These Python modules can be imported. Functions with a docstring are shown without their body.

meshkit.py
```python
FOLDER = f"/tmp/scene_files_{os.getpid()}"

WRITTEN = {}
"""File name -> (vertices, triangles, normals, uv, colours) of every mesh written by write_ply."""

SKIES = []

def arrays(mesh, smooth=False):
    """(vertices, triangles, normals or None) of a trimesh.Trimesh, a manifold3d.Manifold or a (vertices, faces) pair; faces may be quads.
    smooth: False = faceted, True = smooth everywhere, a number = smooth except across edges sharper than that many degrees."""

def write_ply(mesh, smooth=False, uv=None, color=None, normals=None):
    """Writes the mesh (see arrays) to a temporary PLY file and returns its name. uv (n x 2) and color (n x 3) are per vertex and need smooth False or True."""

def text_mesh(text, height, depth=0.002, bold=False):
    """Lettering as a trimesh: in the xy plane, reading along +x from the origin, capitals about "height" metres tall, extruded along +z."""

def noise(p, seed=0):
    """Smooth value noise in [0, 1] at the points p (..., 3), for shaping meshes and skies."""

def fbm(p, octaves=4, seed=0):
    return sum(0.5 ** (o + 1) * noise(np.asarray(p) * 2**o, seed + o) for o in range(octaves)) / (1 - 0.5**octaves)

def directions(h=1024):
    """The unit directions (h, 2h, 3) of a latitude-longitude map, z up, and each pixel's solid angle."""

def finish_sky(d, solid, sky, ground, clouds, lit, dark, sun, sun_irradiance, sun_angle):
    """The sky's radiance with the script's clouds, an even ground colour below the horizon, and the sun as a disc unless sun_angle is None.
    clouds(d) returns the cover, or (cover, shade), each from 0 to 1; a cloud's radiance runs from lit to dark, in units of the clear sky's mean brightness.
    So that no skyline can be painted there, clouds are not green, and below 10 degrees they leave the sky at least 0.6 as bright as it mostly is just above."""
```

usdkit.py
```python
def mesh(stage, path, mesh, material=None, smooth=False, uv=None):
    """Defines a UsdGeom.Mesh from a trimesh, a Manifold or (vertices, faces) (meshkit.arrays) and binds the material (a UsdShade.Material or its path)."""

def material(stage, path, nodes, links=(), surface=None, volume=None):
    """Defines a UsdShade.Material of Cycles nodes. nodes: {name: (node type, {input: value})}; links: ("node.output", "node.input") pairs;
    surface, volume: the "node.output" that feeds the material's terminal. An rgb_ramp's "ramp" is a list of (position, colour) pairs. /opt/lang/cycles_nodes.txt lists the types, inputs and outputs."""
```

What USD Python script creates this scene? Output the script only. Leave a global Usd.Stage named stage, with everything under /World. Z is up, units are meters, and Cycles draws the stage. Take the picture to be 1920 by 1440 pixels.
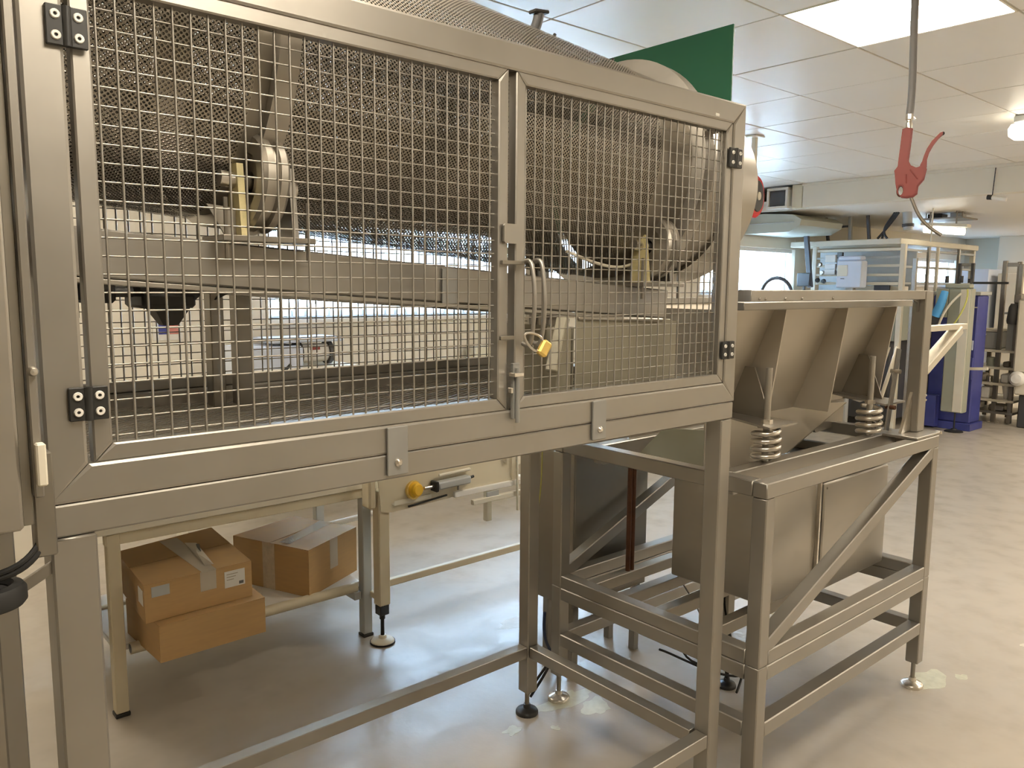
import math, numpy as np, manifold3d as m3, usdkit, meshkit
from pxr import Usd, UsdGeom, UsdLux, Gf, Sdf
stage = Usd.Stage.CreateInMemory()
UsdGeom.SetStageUpAxis(stage, 'Z'); UsdGeom.SetStageMetersPerUnit(stage, 1.0)
world = UsdGeom.Xform.Define(stage, '/World'); stage.SetDefaultPrim(world.GetPrim())
UsdGeom.Scope.Define(stage, '/World/Looks')

# ------------------------------------------------------------ camera, sky, exposure
CAM_Z, FPX, YAW, PITCH, ROLL = 1.5, 1485.5, 0.712279, 0.124152, 0.007790
EXPOSURE, SKY, LAMP = 0.0, 20.0, 34.0
cam = UsdGeom.Camera.Define(stage, '/World/camera')
cam.CreateHorizontalApertureAttr(36.0); cam.CreateVerticalApertureAttr(27.0)
cam.CreateFocalLengthAttr(36.0 * FPX / 1920); cam.CreateClippingRangeAttr(Gf.Vec2f(0.05, 100))
cam.CreateExposureAttr(EXPOSURE)
fw = np.array([math.sin(YAW) * math.cos(PITCH), math.cos(YAW) * math.cos(PITCH), -math.sin(PITCH)])
rt = np.array([math.cos(YAW), -math.sin(YAW), 0]); up = np.cross(rt, fw)
r2 = math.cos(ROLL) * rt + math.sin(ROLL) * up; u2 = -math.sin(ROLL) * rt + math.cos(ROLL) * up
M4 = np.eye(4); M4[0, :3], M4[1, :3], M4[2, :3], M4[3, :3] = r2, u2, -fw, (0, 0, CAM_Z)
cam.AddTransformOp().Set(Gf.Matrix4d(M4.tolist()))
dome = UsdLux.DomeLight.Define(stage, '/World/overcast_sky')          # daylight outside the windows
dome.CreateIntensityAttr(SKY); dome.CreateColorAttr(Gf.Vec3f(0.56, 0.77, 1.0))

# ------------------------------------------------------------ materials
MAT = {}
def mat(name, nodes, links, surface):
    MAT[name] = usdkit.material(stage, '/World/Looks/' + name, nodes, links, surface=surface)
def plain(name, color, rough=0.5, metal=0.0, var=0.12, scale=6.0, stretch=(1, 1, 1), bump=0.0, spec=0.5, coat=0.0):
    c = np.array(color, float)
    n = {'tc': ('texture_coordinate', {}), 'mp': ('mapping', {'scale': stretch}),
         'n': ('noise_texture', {'scale': scale, 'detail': 5.0, 'roughness': 0.6}),
         'r': ('rgb_ramp', {'ramp': [(0.25, tuple(c * (1 - var))), (0.75, tuple(np.minimum(c * (1 + var), 1)))]}),
         'rr': ('map_range', {'from_min': 0.2, 'from_max': 0.8, 'to_min': rough * 0.85, 'to_max': min(1, rough * 1.15)}),
         'p': ('principled_bsdf', {'metallic': metal, 'specular_ior_level': spec, 'coat_weight': coat})}
    l = [('tc.object', 'mp.vector'), ('mp.vector', 'n.vector'), ('n.fac', 'r.fac'), ('r.color', 'p.base_color'), ('n.fac', 'rr.value'), ('rr.result', 'p.roughness')]
    if bump:
        n['b'] = ('bump', {'strength': bump, 'distance': 0.002}); l += [('n.fac', 'b.height'), ('b.normal', 'p.normal')]
    mat(name, n, l, 'p.BSDF')
plain('steel', (0.36, 0.34, 0.305), 0.42, 0.85, 0.07, 5, (1, 1, 1))
plain('steel_sheet', (0.42, 0.395, 0.35), 0.40, 0.85, 0.06, 3, (1, 1, 4))
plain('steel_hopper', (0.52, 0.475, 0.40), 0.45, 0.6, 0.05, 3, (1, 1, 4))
plain('steel_bright', (0.72, 0.68, 0.62), 0.25, 0.95, 0.05, 6)
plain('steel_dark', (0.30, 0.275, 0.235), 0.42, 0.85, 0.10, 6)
plain('galvanised', (0.36, 0.36, 0.345), 0.5, 0.7, 0.08, 12)
plain('wire_steel', (0.36, 0.34, 0.30), 0.42, 0.8, 0.08, 20)
plain('drum_band', (0.40, 0.37, 0.32), 0.42, 0.8, 0.08, 8)
plain('black_plastic', (0.022, 0.022, 0.021), 0.45)
plain('black_rubber', (0.015, 0.015, 0.015), 0.6)
plain('dark_paint', (0.030, 0.028, 0.024), 0.5)
plain('charcoal', (0.06, 0.06, 0.062), 0.5)
plain('cream_paint', (0.66, 0.58, 0.42), 0.45, 0, 0.05, 5)
plain('ivory_paint', (0.74, 0.69, 0.57), 0.45, 0, 0.04, 5)
plain('white_paint', (0.82, 0.80, 0.75), 0.4, 0, 0.03, 5)
plain('grey_paint', (0.45, 0.46, 0.45), 0.45, 0, 0.05, 5)
plain('grey_green', (0.36, 0.37, 0.30), 0.45, 0, 0.05, 5)
plain('duct_paint', (0.46, 0.465, 0.39), 0.5, 0, 0.04, 5)
plain('chute_steel', (0.34, 0.315, 0.24), 0.5, 0.3, 0.08, 10)
plain('pale_blue', (0.64, 0.70, 0.82), 0.4, 0, 0.04, 5)
plain('blue_paint', (0.055, 0.065, 0.27), 0.35, 0, 0.12, 4)
plain('dark_blue', (0.012, 0.025, 0.07), 0.5)
plain('bright_blue', (0.10, 0.42, 0.85), 0.4)
plain('green_panel', (0.010, 0.115, 0.055), 0.42, 0, 0.04, 3)
plain('red_plastic', (0.27, 0.050, 0.042), 0.42, 0, 0.06, 20)
plain('red_reel', (0.62, 0.020, 0.022), 0.4, 0, 0.05, 20)
plain('yellow_plastic', (0.75, 0.42, 0.015), 0.35, 0, 0.05, 20)
plain('yellow_bracket', (0.62, 0.54, 0.28), 0.5, 0, 0.2, 40)
plain('brass', (0.78, 0.55, 0.16), 0.35, 0.6, 0.08, 30)
plain('copper_brown', (0.10, 0.040, 0.018), 0.5, 0.4, 0.35, 30)
plain('cardboard', (0.50, 0.310, 0.130), 0.75, 0, 0.07, 14, (1, 1, 6))
plain('paper', (0.75, 0.73, 0.68), 0.6, 0, 0.03, 20)
plain('ink_grey', (0.12, 0.12, 0.12), 0.6)
plain('tape', (0.62, 0.50, 0.34), 0.12, 0, 0.15, 30, spec=0.8)
plain('wall_paint', (0.78, 0.73, 0.62), 0.6, 0, 0.03, 2)
plain('faded_red', (0.55, 0.20, 0.17), 0.6)
plain('wall_grey', (0.66, 0.60, 0.48), 0.6, 0, 0.03, 2)
plain('tile_paint', (0.84, 0.80, 0.73), 0.42, 0, 0.02, 3, spec=0.28)
plain('tile_grid', (0.42, 0.38, 0.31), 0.6)
plain('stain', (0.56, 0.56, 0.45), 0.35, 0, 0.10, 30)
plain('stain_light', (0.66, 0.62, 0.53), 0.35, 0, 0.06, 30)
plain('grey_hose', (0.21, 0.205, 0.21), 0.45, 0, 0.05, 20)
plain('yellow_wire', (0.55, 0.53, 0.12), 0.5)
plain('clear_plastic', (0.52, 0.58, 0.66), 0.15, 0, 0.1, 10)
# resin floor: mottled beige grey, semi gloss
mat('floor_resin', {'tc': ('texture_coordinate', {}), 'n': ('noise_texture', {'scale': 0.9, 'detail': 5.0, 'roughness': 0.6}),
    'n2': ('noise_texture', {'scale': 45.0, 'detail': 3.0}), 'n3': ('noise_texture', {'scale': 7.0, 'detail': 4.0}),
    'r': ('rgb_ramp', {'ramp': [(0.3, (0.44, 0.395, 0.333)), (0.7, (0.475, 0.427, 0.362))]}),
    'rr': ('map_range', {'from_min': 0.3, 'from_max': 0.7, 'to_min': 0.27, 'to_max': 0.40}),
    'b': ('bump', {'strength': 0.25, 'distance': 0.002}),
    'p': ('principled_bsdf', {'specular_ior_level': 0.6})},
    [('tc.object', 'n.vector'), ('tc.object', 'n2.vector'), ('tc.object', 'n3.vector'), ('n.fac', 'r.fac'), ('r.color', 'p.base_color'), ('n3.fac', 'rr.value'),
     ('rr.result', 'p.roughness'), ('n2.fac', 'b.height'), ('b.normal', 'p.normal')], 'p.BSDF')
def emitter(name, color, strength):
    mat(name, {'e': ('emission', {'color': color, 'strength': strength})}, [], 'e.emission')
emitter('lamp_panel', (1.0, 0.885, 0.72), LAMP)
emitter('lamp_tube', (1.0, 0.90, 0.70), 9.0)
# perforated sheet: staggered round holes cut through (u, v in hole pitches)
def perforated(name, color, rough, hole):
    n = {'tc': ('texture_coordinate', {}), 's': ('separate_xyz', {}), 'p': ('principled_bsdf', {'base_color': color, 'roughness': rough, 'metallic': 0.85}),
         't': ('transparent_bsdf', {}), 'mx': ('mix_closure', {}), 'mn': ('math', {'math_type': 'minimum'}), 'lt': ('math', {'math_type': 'less_than', 'value2': hole})}
    l = [('tc.UV', 's.vector')]
    for k, off in enumerate((0.0, 0.5)):
        for ax in 'xy':
            n[f'a{ax}{k}'] = ('math', {'math_type': 'add', 'value2': off}); n[f'f{ax}{k}'] = ('math', {'math_type': 'fraction'}); n[f'c{ax}{k}'] = ('math', {'math_type': 'subtract', 'value2': 0.5})
            n[f'q{ax}{k}'] = ('math', {'math_type': 'multiply'})
            l += [(f's.{ax}', f'a{ax}{k}.value1'), (f'a{ax}{k}.value', f'f{ax}{k}.value1'), (f'f{ax}{k}.value', f'c{ax}{k}.value1'), (f'c{ax}{k}.value', f'q{ax}{k}.value1'), (f'c{ax}{k}.value', f'q{ax}{k}.value2')]
        n[f'd{k}'] = ('math', {'math_type': 'add'}); l += [(f'qx{k}.value', f'd{k}.value1'), (f'qy{k}.value', f'd{k}.value2')]
    l += [('d0.value', 'mn.value1'), ('d1.value', 'mn.value2'), ('mn.value', 'lt.value1'), ('lt.value', 'mx.fac'), ('p.BSDF', 'mx.closure1'), ('t.BSDF', 'mx.closure2')]
    mat(name, n, l, 'mx.closure')
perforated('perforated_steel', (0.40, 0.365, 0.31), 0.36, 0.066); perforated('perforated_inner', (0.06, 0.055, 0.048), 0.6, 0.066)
mat('window_glass', {'w': ('layer_weight', {'blend': 0.5}), 'pw': ('math', {'math_type': 'power', 'value2': 4.0}), 'f': ('math', {'math_type': 'multiply_add', 'value2': 0.6, 'value3': 0.04, 'use_clamp': True}), 't': ('transparent_bsdf', {'color': (0.95, 0.97, 0.98)}), 'g': ('glossy_bsdf', {'roughness': 0.02}), 'm': ('mix_closure', {})},
    [('w.facing', 'pw.value1'), ('pw.value', 'f.value1'), ('f.value', 'm.fac'), ('t.BSDF', 'm.closure1'), ('g.BSDF', 'm.closure2')], 'm.closure')
mat('blind_fabric', {'d': ('diffuse_bsdf', {'color': (0.75, 0.77, 0.80)}), 't': ('translucent_bsdf', {'color': (0.72, 0.76, 0.82)}), 'm': ('mix_closure', {'fac': 0.6})},
    [('d.BSDF', 'm.closure1'), ('t.BSDF', 'm.closure2')], 'm.closure')
mat('clear_tape', {'w': ('layer_weight', {'blend': 0.5}), 'pw': ('math', {'math_type': 'power', 'value2': 4.0}), 'f': ('math', {'math_type': 'multiply_add', 'value2': 0.6, 'value3': 0.06, 'use_clamp': True}), 't': ('transparent_bsdf', {'color': (0.93, 0.90, 0.84)}), 'g': ('glossy_bsdf', {'roughness': 0.08}), 'd': ('diffuse_bsdf', {'color': (0.85, 0.80, 0.70)}), 'a': ('mix_closure', {'fac': 0.40}), 'm': ('mix_closure', {})},
    [('t.BSDF', 'a.closure1'), ('d.BSDF', 'a.closure2'), ('w.facing', 'pw.value1'), ('pw.value', 'f.value1'), ('f.value', 'm.fac'), ('a.closure', 'm.closure1'), ('g.BSDF', 'm.closure2')], 'm.closure')

# ------------------------------------------------------------ shape helpers: every one returns (vertices, triangles)
V3 = lambda p: np.asarray(p, float)
def J(*ms):
    v, f, n = [], [], 0
    for a, b in ms:
        v.append(np.asarray(a, float)); f.append(np.asarray(b) + n); n += len(a)
    return np.vstack(v), np.vstack(f)
def hull(pts):
    m = m3.Manifold.hull_points(np.asarray(pts, float)).to_mesh(); return np.array(m.vert_properties[:, :3], float), np.array(m.tri_verts)
def B(x0, x1, y0, y1, z0, z1, c=0.003):
    x0, x1 = sorted((x0, x1)); y0, y1 = sorted((y0, y1)); z0, z1 = sorted((z0, z1))
    c = min(c, 0.3 * min(x1 - x0, y1 - y0, z1 - z0)); p = []
    for x, dx in ((x0, c), (x1, -c)):
        for y, dy in ((y0, c), (y1, -c)):
            for z, dz in ((z0, c), (z1, -c)):
                p += [(x + dx, y + dy, z), (x + dx, y, z + dz), (x, y + dy, z + dz)]
    return hull(p)
def frame_of(d, upv=(0, 0, 1)):
    d = V3(d) / np.linalg.norm(d); u = V3(upv)
    if abs(d @ u) > 0.98: u = np.array([0, 1.0, 0])
    s = np.cross(d, u); s /= np.linalg.norm(s); return d, s, np.cross(s, d)
def bar(p0, p1, w, h, c=0.003, upv=(0, 0, 1)):                    # rectangular bar from p0 to p1: w across, h along "up"
    p0, p1 = V3(p0), V3(p1); d, s, u = frame_of(p1 - p0, upv); L = np.linalg.norm(p1 - p0)
    v, f = B(0, L, -w / 2, w / 2, -h / 2, h / 2, c); return p0 + v @ np.array([d, s, u]), f[:, ::-1] if np.linalg.det(np.array([d, s, u])) < 0 else f
def tube(path, r, n=8, cap=True, closed=False):
    P = V3(path); r = np.broadcast_to(np.asarray(r, float), len(P)); m = len(P)
    T = np.roll(P, -1, 0) - np.roll(P, 1, 0) if closed else np.gradient(P, axis=0)
    T /= np.linalg.norm(T, axis=1)[:, None]; _, s, u = frame_of(T[0]); V = []
    for i in range(m):
        s = s - (s @ T[i]) * T[i]; s /= np.linalg.norm(s); u = np.cross(T[i], s)
        a = np.arange(n) / n * 2 * np.pi; V.append(P[i] + r[i] * (np.cos(a)[:, None] * s + np.sin(a)[:, None] * u))
    V = np.vstack(V); F = []
    for i in range(m if closed else m - 1):
        for k in range(n):
            a, b, c, d = i * n + k, i * n + (k + 1) % n, (i + 1) % m * n + k, (i + 1) % m * n + (k + 1) % n; F += [(a, b, d), (a, d, c)]
    if cap and not closed:
        V = np.vstack([V, P[:1], P[-1:]])
        for k in range(n): F += [(m * n, (k + 1) % n, k), (m * n + 1, (m - 1) * n + k, (m - 1) * n + (k + 1) % n)]
    return V, np.array(F)
def cyl(p0, p1, r, n=20): return tube([p0, p1], r, n)
def lathe(prof, base, axis=(0, 0, 1), n=28):                      # prof: (radius, distance along the axis)
    d, s, u = frame_of(axis); base = V3(base); m = len(prof); V = []; F = []
    a = np.arange(n) / n * 2 * np.pi
    for rr, t in prof: V.append(base + t * d + rr * (np.cos(a)[:, None] * s + np.sin(a)[:, None] * u))
    for i in range(m - 1):
        for k in range(n):
            p, q = i * n + k, i * n + (k + 1) % n; F += [(p, q + n, q), (p, p + n, q + n)]
    return np.vstack(V), np.array(F)
def ring(r_in, r_out, t0, t1, base, axis, n=48): return lathe([(r_in, t0), (r_out, t0), (r_out, t1), (r_in, t1), (r_in, t0)], base, axis, n)
def prism(poly, origin, ux, uy, depth):                           # polygon in the plane (ux, uy), pushed along ux x uy
    from shapely.geometry import Polygon
    import trimesh
    g = poly if hasattr(poly, 'exterior') else Polygon(poly); g = g if g.is_valid else g.buffer(0)
    m = trimesh.creation.extrude_polygon(g, depth, engine='earcut'); ux, uy = V3(ux), V3(uy)
    return V3(origin) + m.vertices @ np.array([ux, uy, np.cross(ux, uy)]), np.array(m.faces)
def spline(pts, n=24):
    from scipy.interpolate import CubicSpline
    P = V3(pts); t = np.r_[0, np.cumsum(np.linalg.norm(np.diff(P, axis=0), axis=1))]; return CubicSpline(t, P)(np.linspace(0, t[-1], n))
def ball(c, r, n=10): return lathe([(max(r * math.sin(a), 1e-5), -r * math.cos(a)) for a in np.linspace(0, math.pi, n)], c, (0, 0, 1), 2 * n)
def disc_bolt(c, axis, r=0.008, t=0.006): return lathe([(1e-5, t), (r * 0.55, t), (r, t * 0.45), (r, 0), (1e-5, 0)], c, axis, 14)

# ------------------------------------------------------------ object helpers
taken = {}
KSC = 1.0                                                         # enlargement used while the counter goods are built
class Node: pass
def path_for(parent, name):
    k = taken.get((parent, name), 0); taken[(parent, name)] = k + 1
    return f'{parent}/{name}' + (f'_{k:03d}' if k else '')
def note(prim, label=None, cat=None, group=None, kind=None):
    for k, v in (('label', label), ('category', cat), ('group', group), ('kind', kind)):
        if v: prim.SetCustomDataByKey(k, v)
def thing(name, label, cat, loc=(0, 0, 0), group=None, kind=None):
    if KSC != 1: loc = np.array(loc) * KSC + [0, 0, CAM_Z * (1 - KSC)]
    o = Node(); o.path = path_for('/World', name); o.loc = V3(loc)
    x = UsdGeom.Xform.Define(stage, o.path); x.AddTranslateOp().Set(Gf.Vec3d(*map(float, loc))); note(x.GetPrim(), label, cat, group, kind); return o
def part(parent, name, mesh, m, label=None, kind=None, smooth=40, uv=None):
    if KSC != 1: mesh = (np.array(mesh[0]) * KSC + [0, 0, CAM_Z * (1 - KSC)], mesh[1])
    o = Node(); o.path = path_for(parent.path, name); o.loc = parent.loc
    g = usdkit.mesh(stage, o.path, (np.asarray(mesh[0]) - o.loc, mesh[1]), MAT[m], smooth=smooth, uv=uv); note(g.GetPrim(), label, kind=kind); return o
def solo(name, mesh, m, label, cat, group=None, kind=None, smooth=40):
    if KSC != 1: mesh = (np.array(mesh[0]) * KSC + [0, 0, CAM_Z * (1 - KSC)], mesh[1])
    o = Node(); o.path = path_for('/World', name); v = np.asarray(mesh[0]); o.loc = np.array([*v.mean(0)[:2], v[:, 2].min()])
    g = usdkit.mesh(stage, o.path, (v - o.loc, mesh[1]), MAT[m], smooth=smooth); g.AddTranslateOp().Set(Gf.Vec3d(*map(float, o.loc))); note(g.GetPrim(), label, cat, group, kind); return o
def levelling_foot(t, x, y, z_top, r, m_disc, m_stem, name='levelling_foot'):
    f = part(t, name, lathe([(1e-5, 0), (r, 0), (r, 0.008), (r * 0.9, 0.014), (r * 0.35, 0.022), (0.3 * r, 0.034), (1e-5, 0.034)], (x, y, 0), n=28), m_disc)
    part(f, 'stem', cyl((x, y, 0.03), (x, y, z_top), 0.008, 12), m_stem)

# ============================================================ THE SETTING
X0, X1, Y0, Y1, ZC, ZL, XB = -3.0, 13.6, -3.2, 4.9, 2.5, 2.27, 7.27      # room, ceiling, low ceiling, bulkhead
def setting(name, mesh, m, label): return solo(name, mesh, m, label, None, kind='structure')
fl = setting('floor', B(X0 - .2, X1 + .2, Y0 - .2, Y1 + .25, -0.1, 0, 0.001), 'floor_resin', 'glossy beige grey resin floor with pale patches')
def blob(cx, cy, rx, ry, seed, n=22, z=0.0004):
    rng = np.random.default_rng(seed); a = np.arange(n) / n * 2 * np.pi; k = 1 + 0.28 * rng.standard_normal(n); k = (k + np.roll(k, 1)) / 2
    P = [(cx + rx * k[i] * math.cos(a[i]), cy + ry * k[i] * math.sin(a[i])) for i in range(n)]
    return prism(P, (0, 0, 0), (1, 0, 0), (0, 1, 0), z)
for cx, cy, rx, ry, sd, mm in ((3.12, 1.13, 0.10, 0.055, 1, 'stain'), (3.24, 1.06, 0.03, 0.02, 2, 'stain'), (1.93, 1.93, 0.12, 0.05, 3, 'stain'), (1.99, 1.83, 0.06, 0.05, 4, 'stain'),
                               (1.66, 1.90, 0.035, 0.025, 5, 'stain'), (1.78, 1.82, 0.014, 0.014, 6, 'stain'), (1.85, 1.42, 0.03, 0.02, 7, 'stain'), (3.75, 1.0, 0.02, 0.012, 8, 'stain_light'), (2.9, 0.62, 0.012, 0.01, 9, 'stain_light'),
                               (1.2, 4.0, 0.05, 0.02, 10, 'stain_light'), (2.25, 2.55, 0.10, 0.05, 11, 'stain_light')):
    part(fl, 'floor_patch', blob(cx, cy, rx, ry, sd), mm, smooth=False)
# back wall with three window openings
W1, W2, W3 = (2.16, 5.65, 1.27, 1.93), (6.75, 8.55, 1.42, 1.93), (11.6, 13.3, 1.55, 1.93)
ws = [B(X0 - .2, W1[0], Y1, Y1 + 0.25, -.05, ZC + .05), B(W1[0], W1[1], Y1, Y1 + 0.25, -.05, W1[2]), B(W1[0], W1[1], Y1, Y1 + 0.25, W1[3], ZC + .05), B(W1[1], W2[0], Y1, Y1 + 0.25, -.05, ZC + .05),
      B(W2[0], W2[1], Y1, Y1 + 0.25, -.05, W2[2]), B(W2[0], W2[1], Y1, Y1 + 0.25, W2[3], ZC + .05), B(W2[1], W3[0], Y1, Y1 + 0.25, -.05, ZC + .05), B(W3[0], W3[1], Y1, Y1 + 0.25, -.05, W3[2]), B(W3[0], W3[1], Y1, Y1 + 0.25, W3[3], ZC + .05), B(W3[1], X1 + .2, Y1, Y1 + 0.25, -.05, ZC + .05)]
setting('wall_back', J(*ws), 'wall_paint', 'cream back wall behind the machines, with three window openings')
setting('wall_front', B(X0 - .2, X1 + .2, Y0 - 0.2, Y0, -.05, ZC + .05), 'wall_paint', 'cream wall behind the camera')
setting('wall_left', B(X0 - 0.2, X0, Y0 - .1, Y1 + .1, -.05, ZC + .05), 'wall_paint', 'cream wall at the left end of the room')
wr = setting('wall_right', B(X1, X1 + 0.2, Y0 - .1, Y1 + .1, -.05, ZC + .05), 'wall_grey', 'grey beige far end wall behind the racks')
setting('column', B(13.2, X1, 3.9, 4.3, 0, ZL, 0.005), 'wall_paint', 'pale boxed column on the far end wall')
ce = setting('ceiling', B(X0 - .2, X1 + .2, Y0 - .2, Y1 + .25, ZC + 0.012, ZC + 0.15), 'tile_grid', 'suspended ceiling of pale square tiles')
rng = np.random.default_rng(3); LX, LY, TM = 2.76, 1.09, 0.6
LIGHTS = [(2.76, 1.09), (3.96, -1.91), (6.36, -1.91), (-0.24, 4.09), (5.16, -0.11), (0.36, -0.11), (0.36, 1.09)]
LOW_LIGHTS = [(8.4, 0.9), (8.4, -1.5), (10.8, 0.9), (10.8, -1.5), (12.6, 2.2)]
for i in range(-10, 8):
    for j in range(-8, 7):
        x, y = LX + i * TM, LY + j * TM
        if any(abs(x - a) < 0.01 and abs(y - b) < 0.01 for a, b in LIGHTS): continue
        xa, xb, ya, yb = max(x + 0.004, X0), min(x + TM - 0.004, XB), max(y + 0.004, Y0), min(y + TM - 0.004, Y1)
        if xb - xa < 0.02 or yb - ya < 0.02: continue
        dz = rng.uniform(-0.0012, 0.0012)
        part(ce, 'ceiling_tile', B(xa, xb, ya, yb, ZC + dz, ZC + 0.0115, 0.0015), 'tile_paint', smooth=False)
setting('bulkhead', J(B(XB, XB + 0.12, Y0, 4.12, ZL, ZC, 0.004), B(XB - 0.02, XB, Y0, 4.12, ZC - 0.025, ZC, 0.002)), 'wall_paint', 'cream bulkhead where the ceiling steps down')
setting('low_ceiling', B(XB + 0.12, X1, Y0, Y1, ZL, ZL + 0.1, 0.001), 'tile_paint', 'lower ceiling beyond the bulkhead')
UNSEEN = ['', 'ceiling panel light over the front aisle to the right of the camera', 'ceiling panel light over the front aisle beside the bulkhead', 'ceiling panel light near the window wall left of the packing desk', 'ceiling panel light in front of the hopper stand',
          'ceiling panel light directly above the camera', 'ceiling panel light above the left part of the perforated drum', 'low ceiling panel light nearest the bulkhead', 'low ceiling panel light in the far front corner by the bulkhead', 'low ceiling panel light in front of the parts rack', 'low ceiling panel light in the far front part of the room', 'low ceiling panel light nearest the far end wall']
for k, (x, y) in enumerate(LIGHTS + LOW_LIGHTS):
    seen = k == 0; low = k >= len(LIGHTS); ZQ = ZC; ZC = ZL - .0125 if low else ZC
    t = thing('ceiling_light', 'square flat ceiling panel light glowing white above the hanging air gun' if seen else UNSEEN[k], 'light', (x + 0.3, y + 0.3, ZC))
    part(t, 'light_frame', J(B(x + .004, x + .596, y + .004, y + .012, ZC - .002, ZC + .011), B(x + .004, x + .596, y + .588, y + .596, ZC - .002, ZC + .011), B(x + .004, x + .012, y + .012, y + .588, ZC - .002, ZC + .011), B(x + .588, x + .596, y + .012, y + .588, ZC - .002, ZC + .011)), 'white_paint', smooth=False)
    part(t, 'diffuser', B(x + .012, x + .588, y + .012, y + .588, ZC, ZC + .008, 0.001), 'lamp_panel', smooth=False); ZC = ZQ
def window(n, X, nmul, slat, lab):
    x0, x1, z0, z1 = X; t = thing(f'window_{n}', lab, None, ((x0 + x1) / 2, Y1 + 0.1, z0), kind='structure'); y = Y1 + 0.12
    part(t, 'window_frame', J(B(x0, x1, y, y + .06, z0, z0 + .05), B(x0, x1, y, y + .06, z1 - .05, z1), B(x0, x0 + .05, y, y + .06, z0, z1), B(x1 - .05, x1, y, y + .06, z0, z1)), 'white_paint')
    xs = np.linspace(x0, x1, nmul + 1)
    for k in range(1, nmul): part(t, 'mullion', B(xs[k] - .025, xs[k] + .025, y, y + .06, z0 + .05, z1 - .05), 'white_paint')
    for k in range(nmul): part(t, 'pane', B(xs[k] + .02, xs[k + 1] - .02, y + .028, y + .034, z0 + .045, z1 - .045, 0.0005), 'window_glass', smooth=False)
    part(t, 'window_sill', B(x0 - .03, x1 + .03, Y1 - .06, Y1 + .12, z0 - .03, z0), 'white_paint')
    part(t, 'blind_rail', B(x0 + .02, x1 - .02, Y1 + .03, Y1 + .07, z1 - .04, z1), 'white_paint')
    rg = np.random.default_rng(n)
    for k, x in enumerate(np.arange(x0 + .05, x1 - .04, slat)):
        a = rg.uniform(0.25, 0.45); w = slat * 0.52
        ca, sa = w * math.cos(a), w * math.sin(a); part(t, 'blind_slat', ([(x - ca, Y1 + .05 - sa, z0 + .015), (x, Y1 + .047, z0 + .015), (x + ca, Y1 + .05 + sa, z0 + .015), (x - ca, Y1 + .05 - sa, z1 - .04), (x, Y1 + .047, z1 - .04), (x + ca, Y1 + .05 + sa, z1 - .04)], [(0, 1, 4), (0, 4, 3), (1, 2, 5), (1, 5, 4)]), 'blind_fabric', smooth=False)
window(1, W1, 4, 0.089, 'long window with pale vertical blinds behind the mesh machine')
window(2, W2, 2, 0.089, 'window with pale vertical blinds above the hopper at the far side')
window(3, W3, 2, 0.12, 'small bright window at the far end behind the packing machine')

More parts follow.
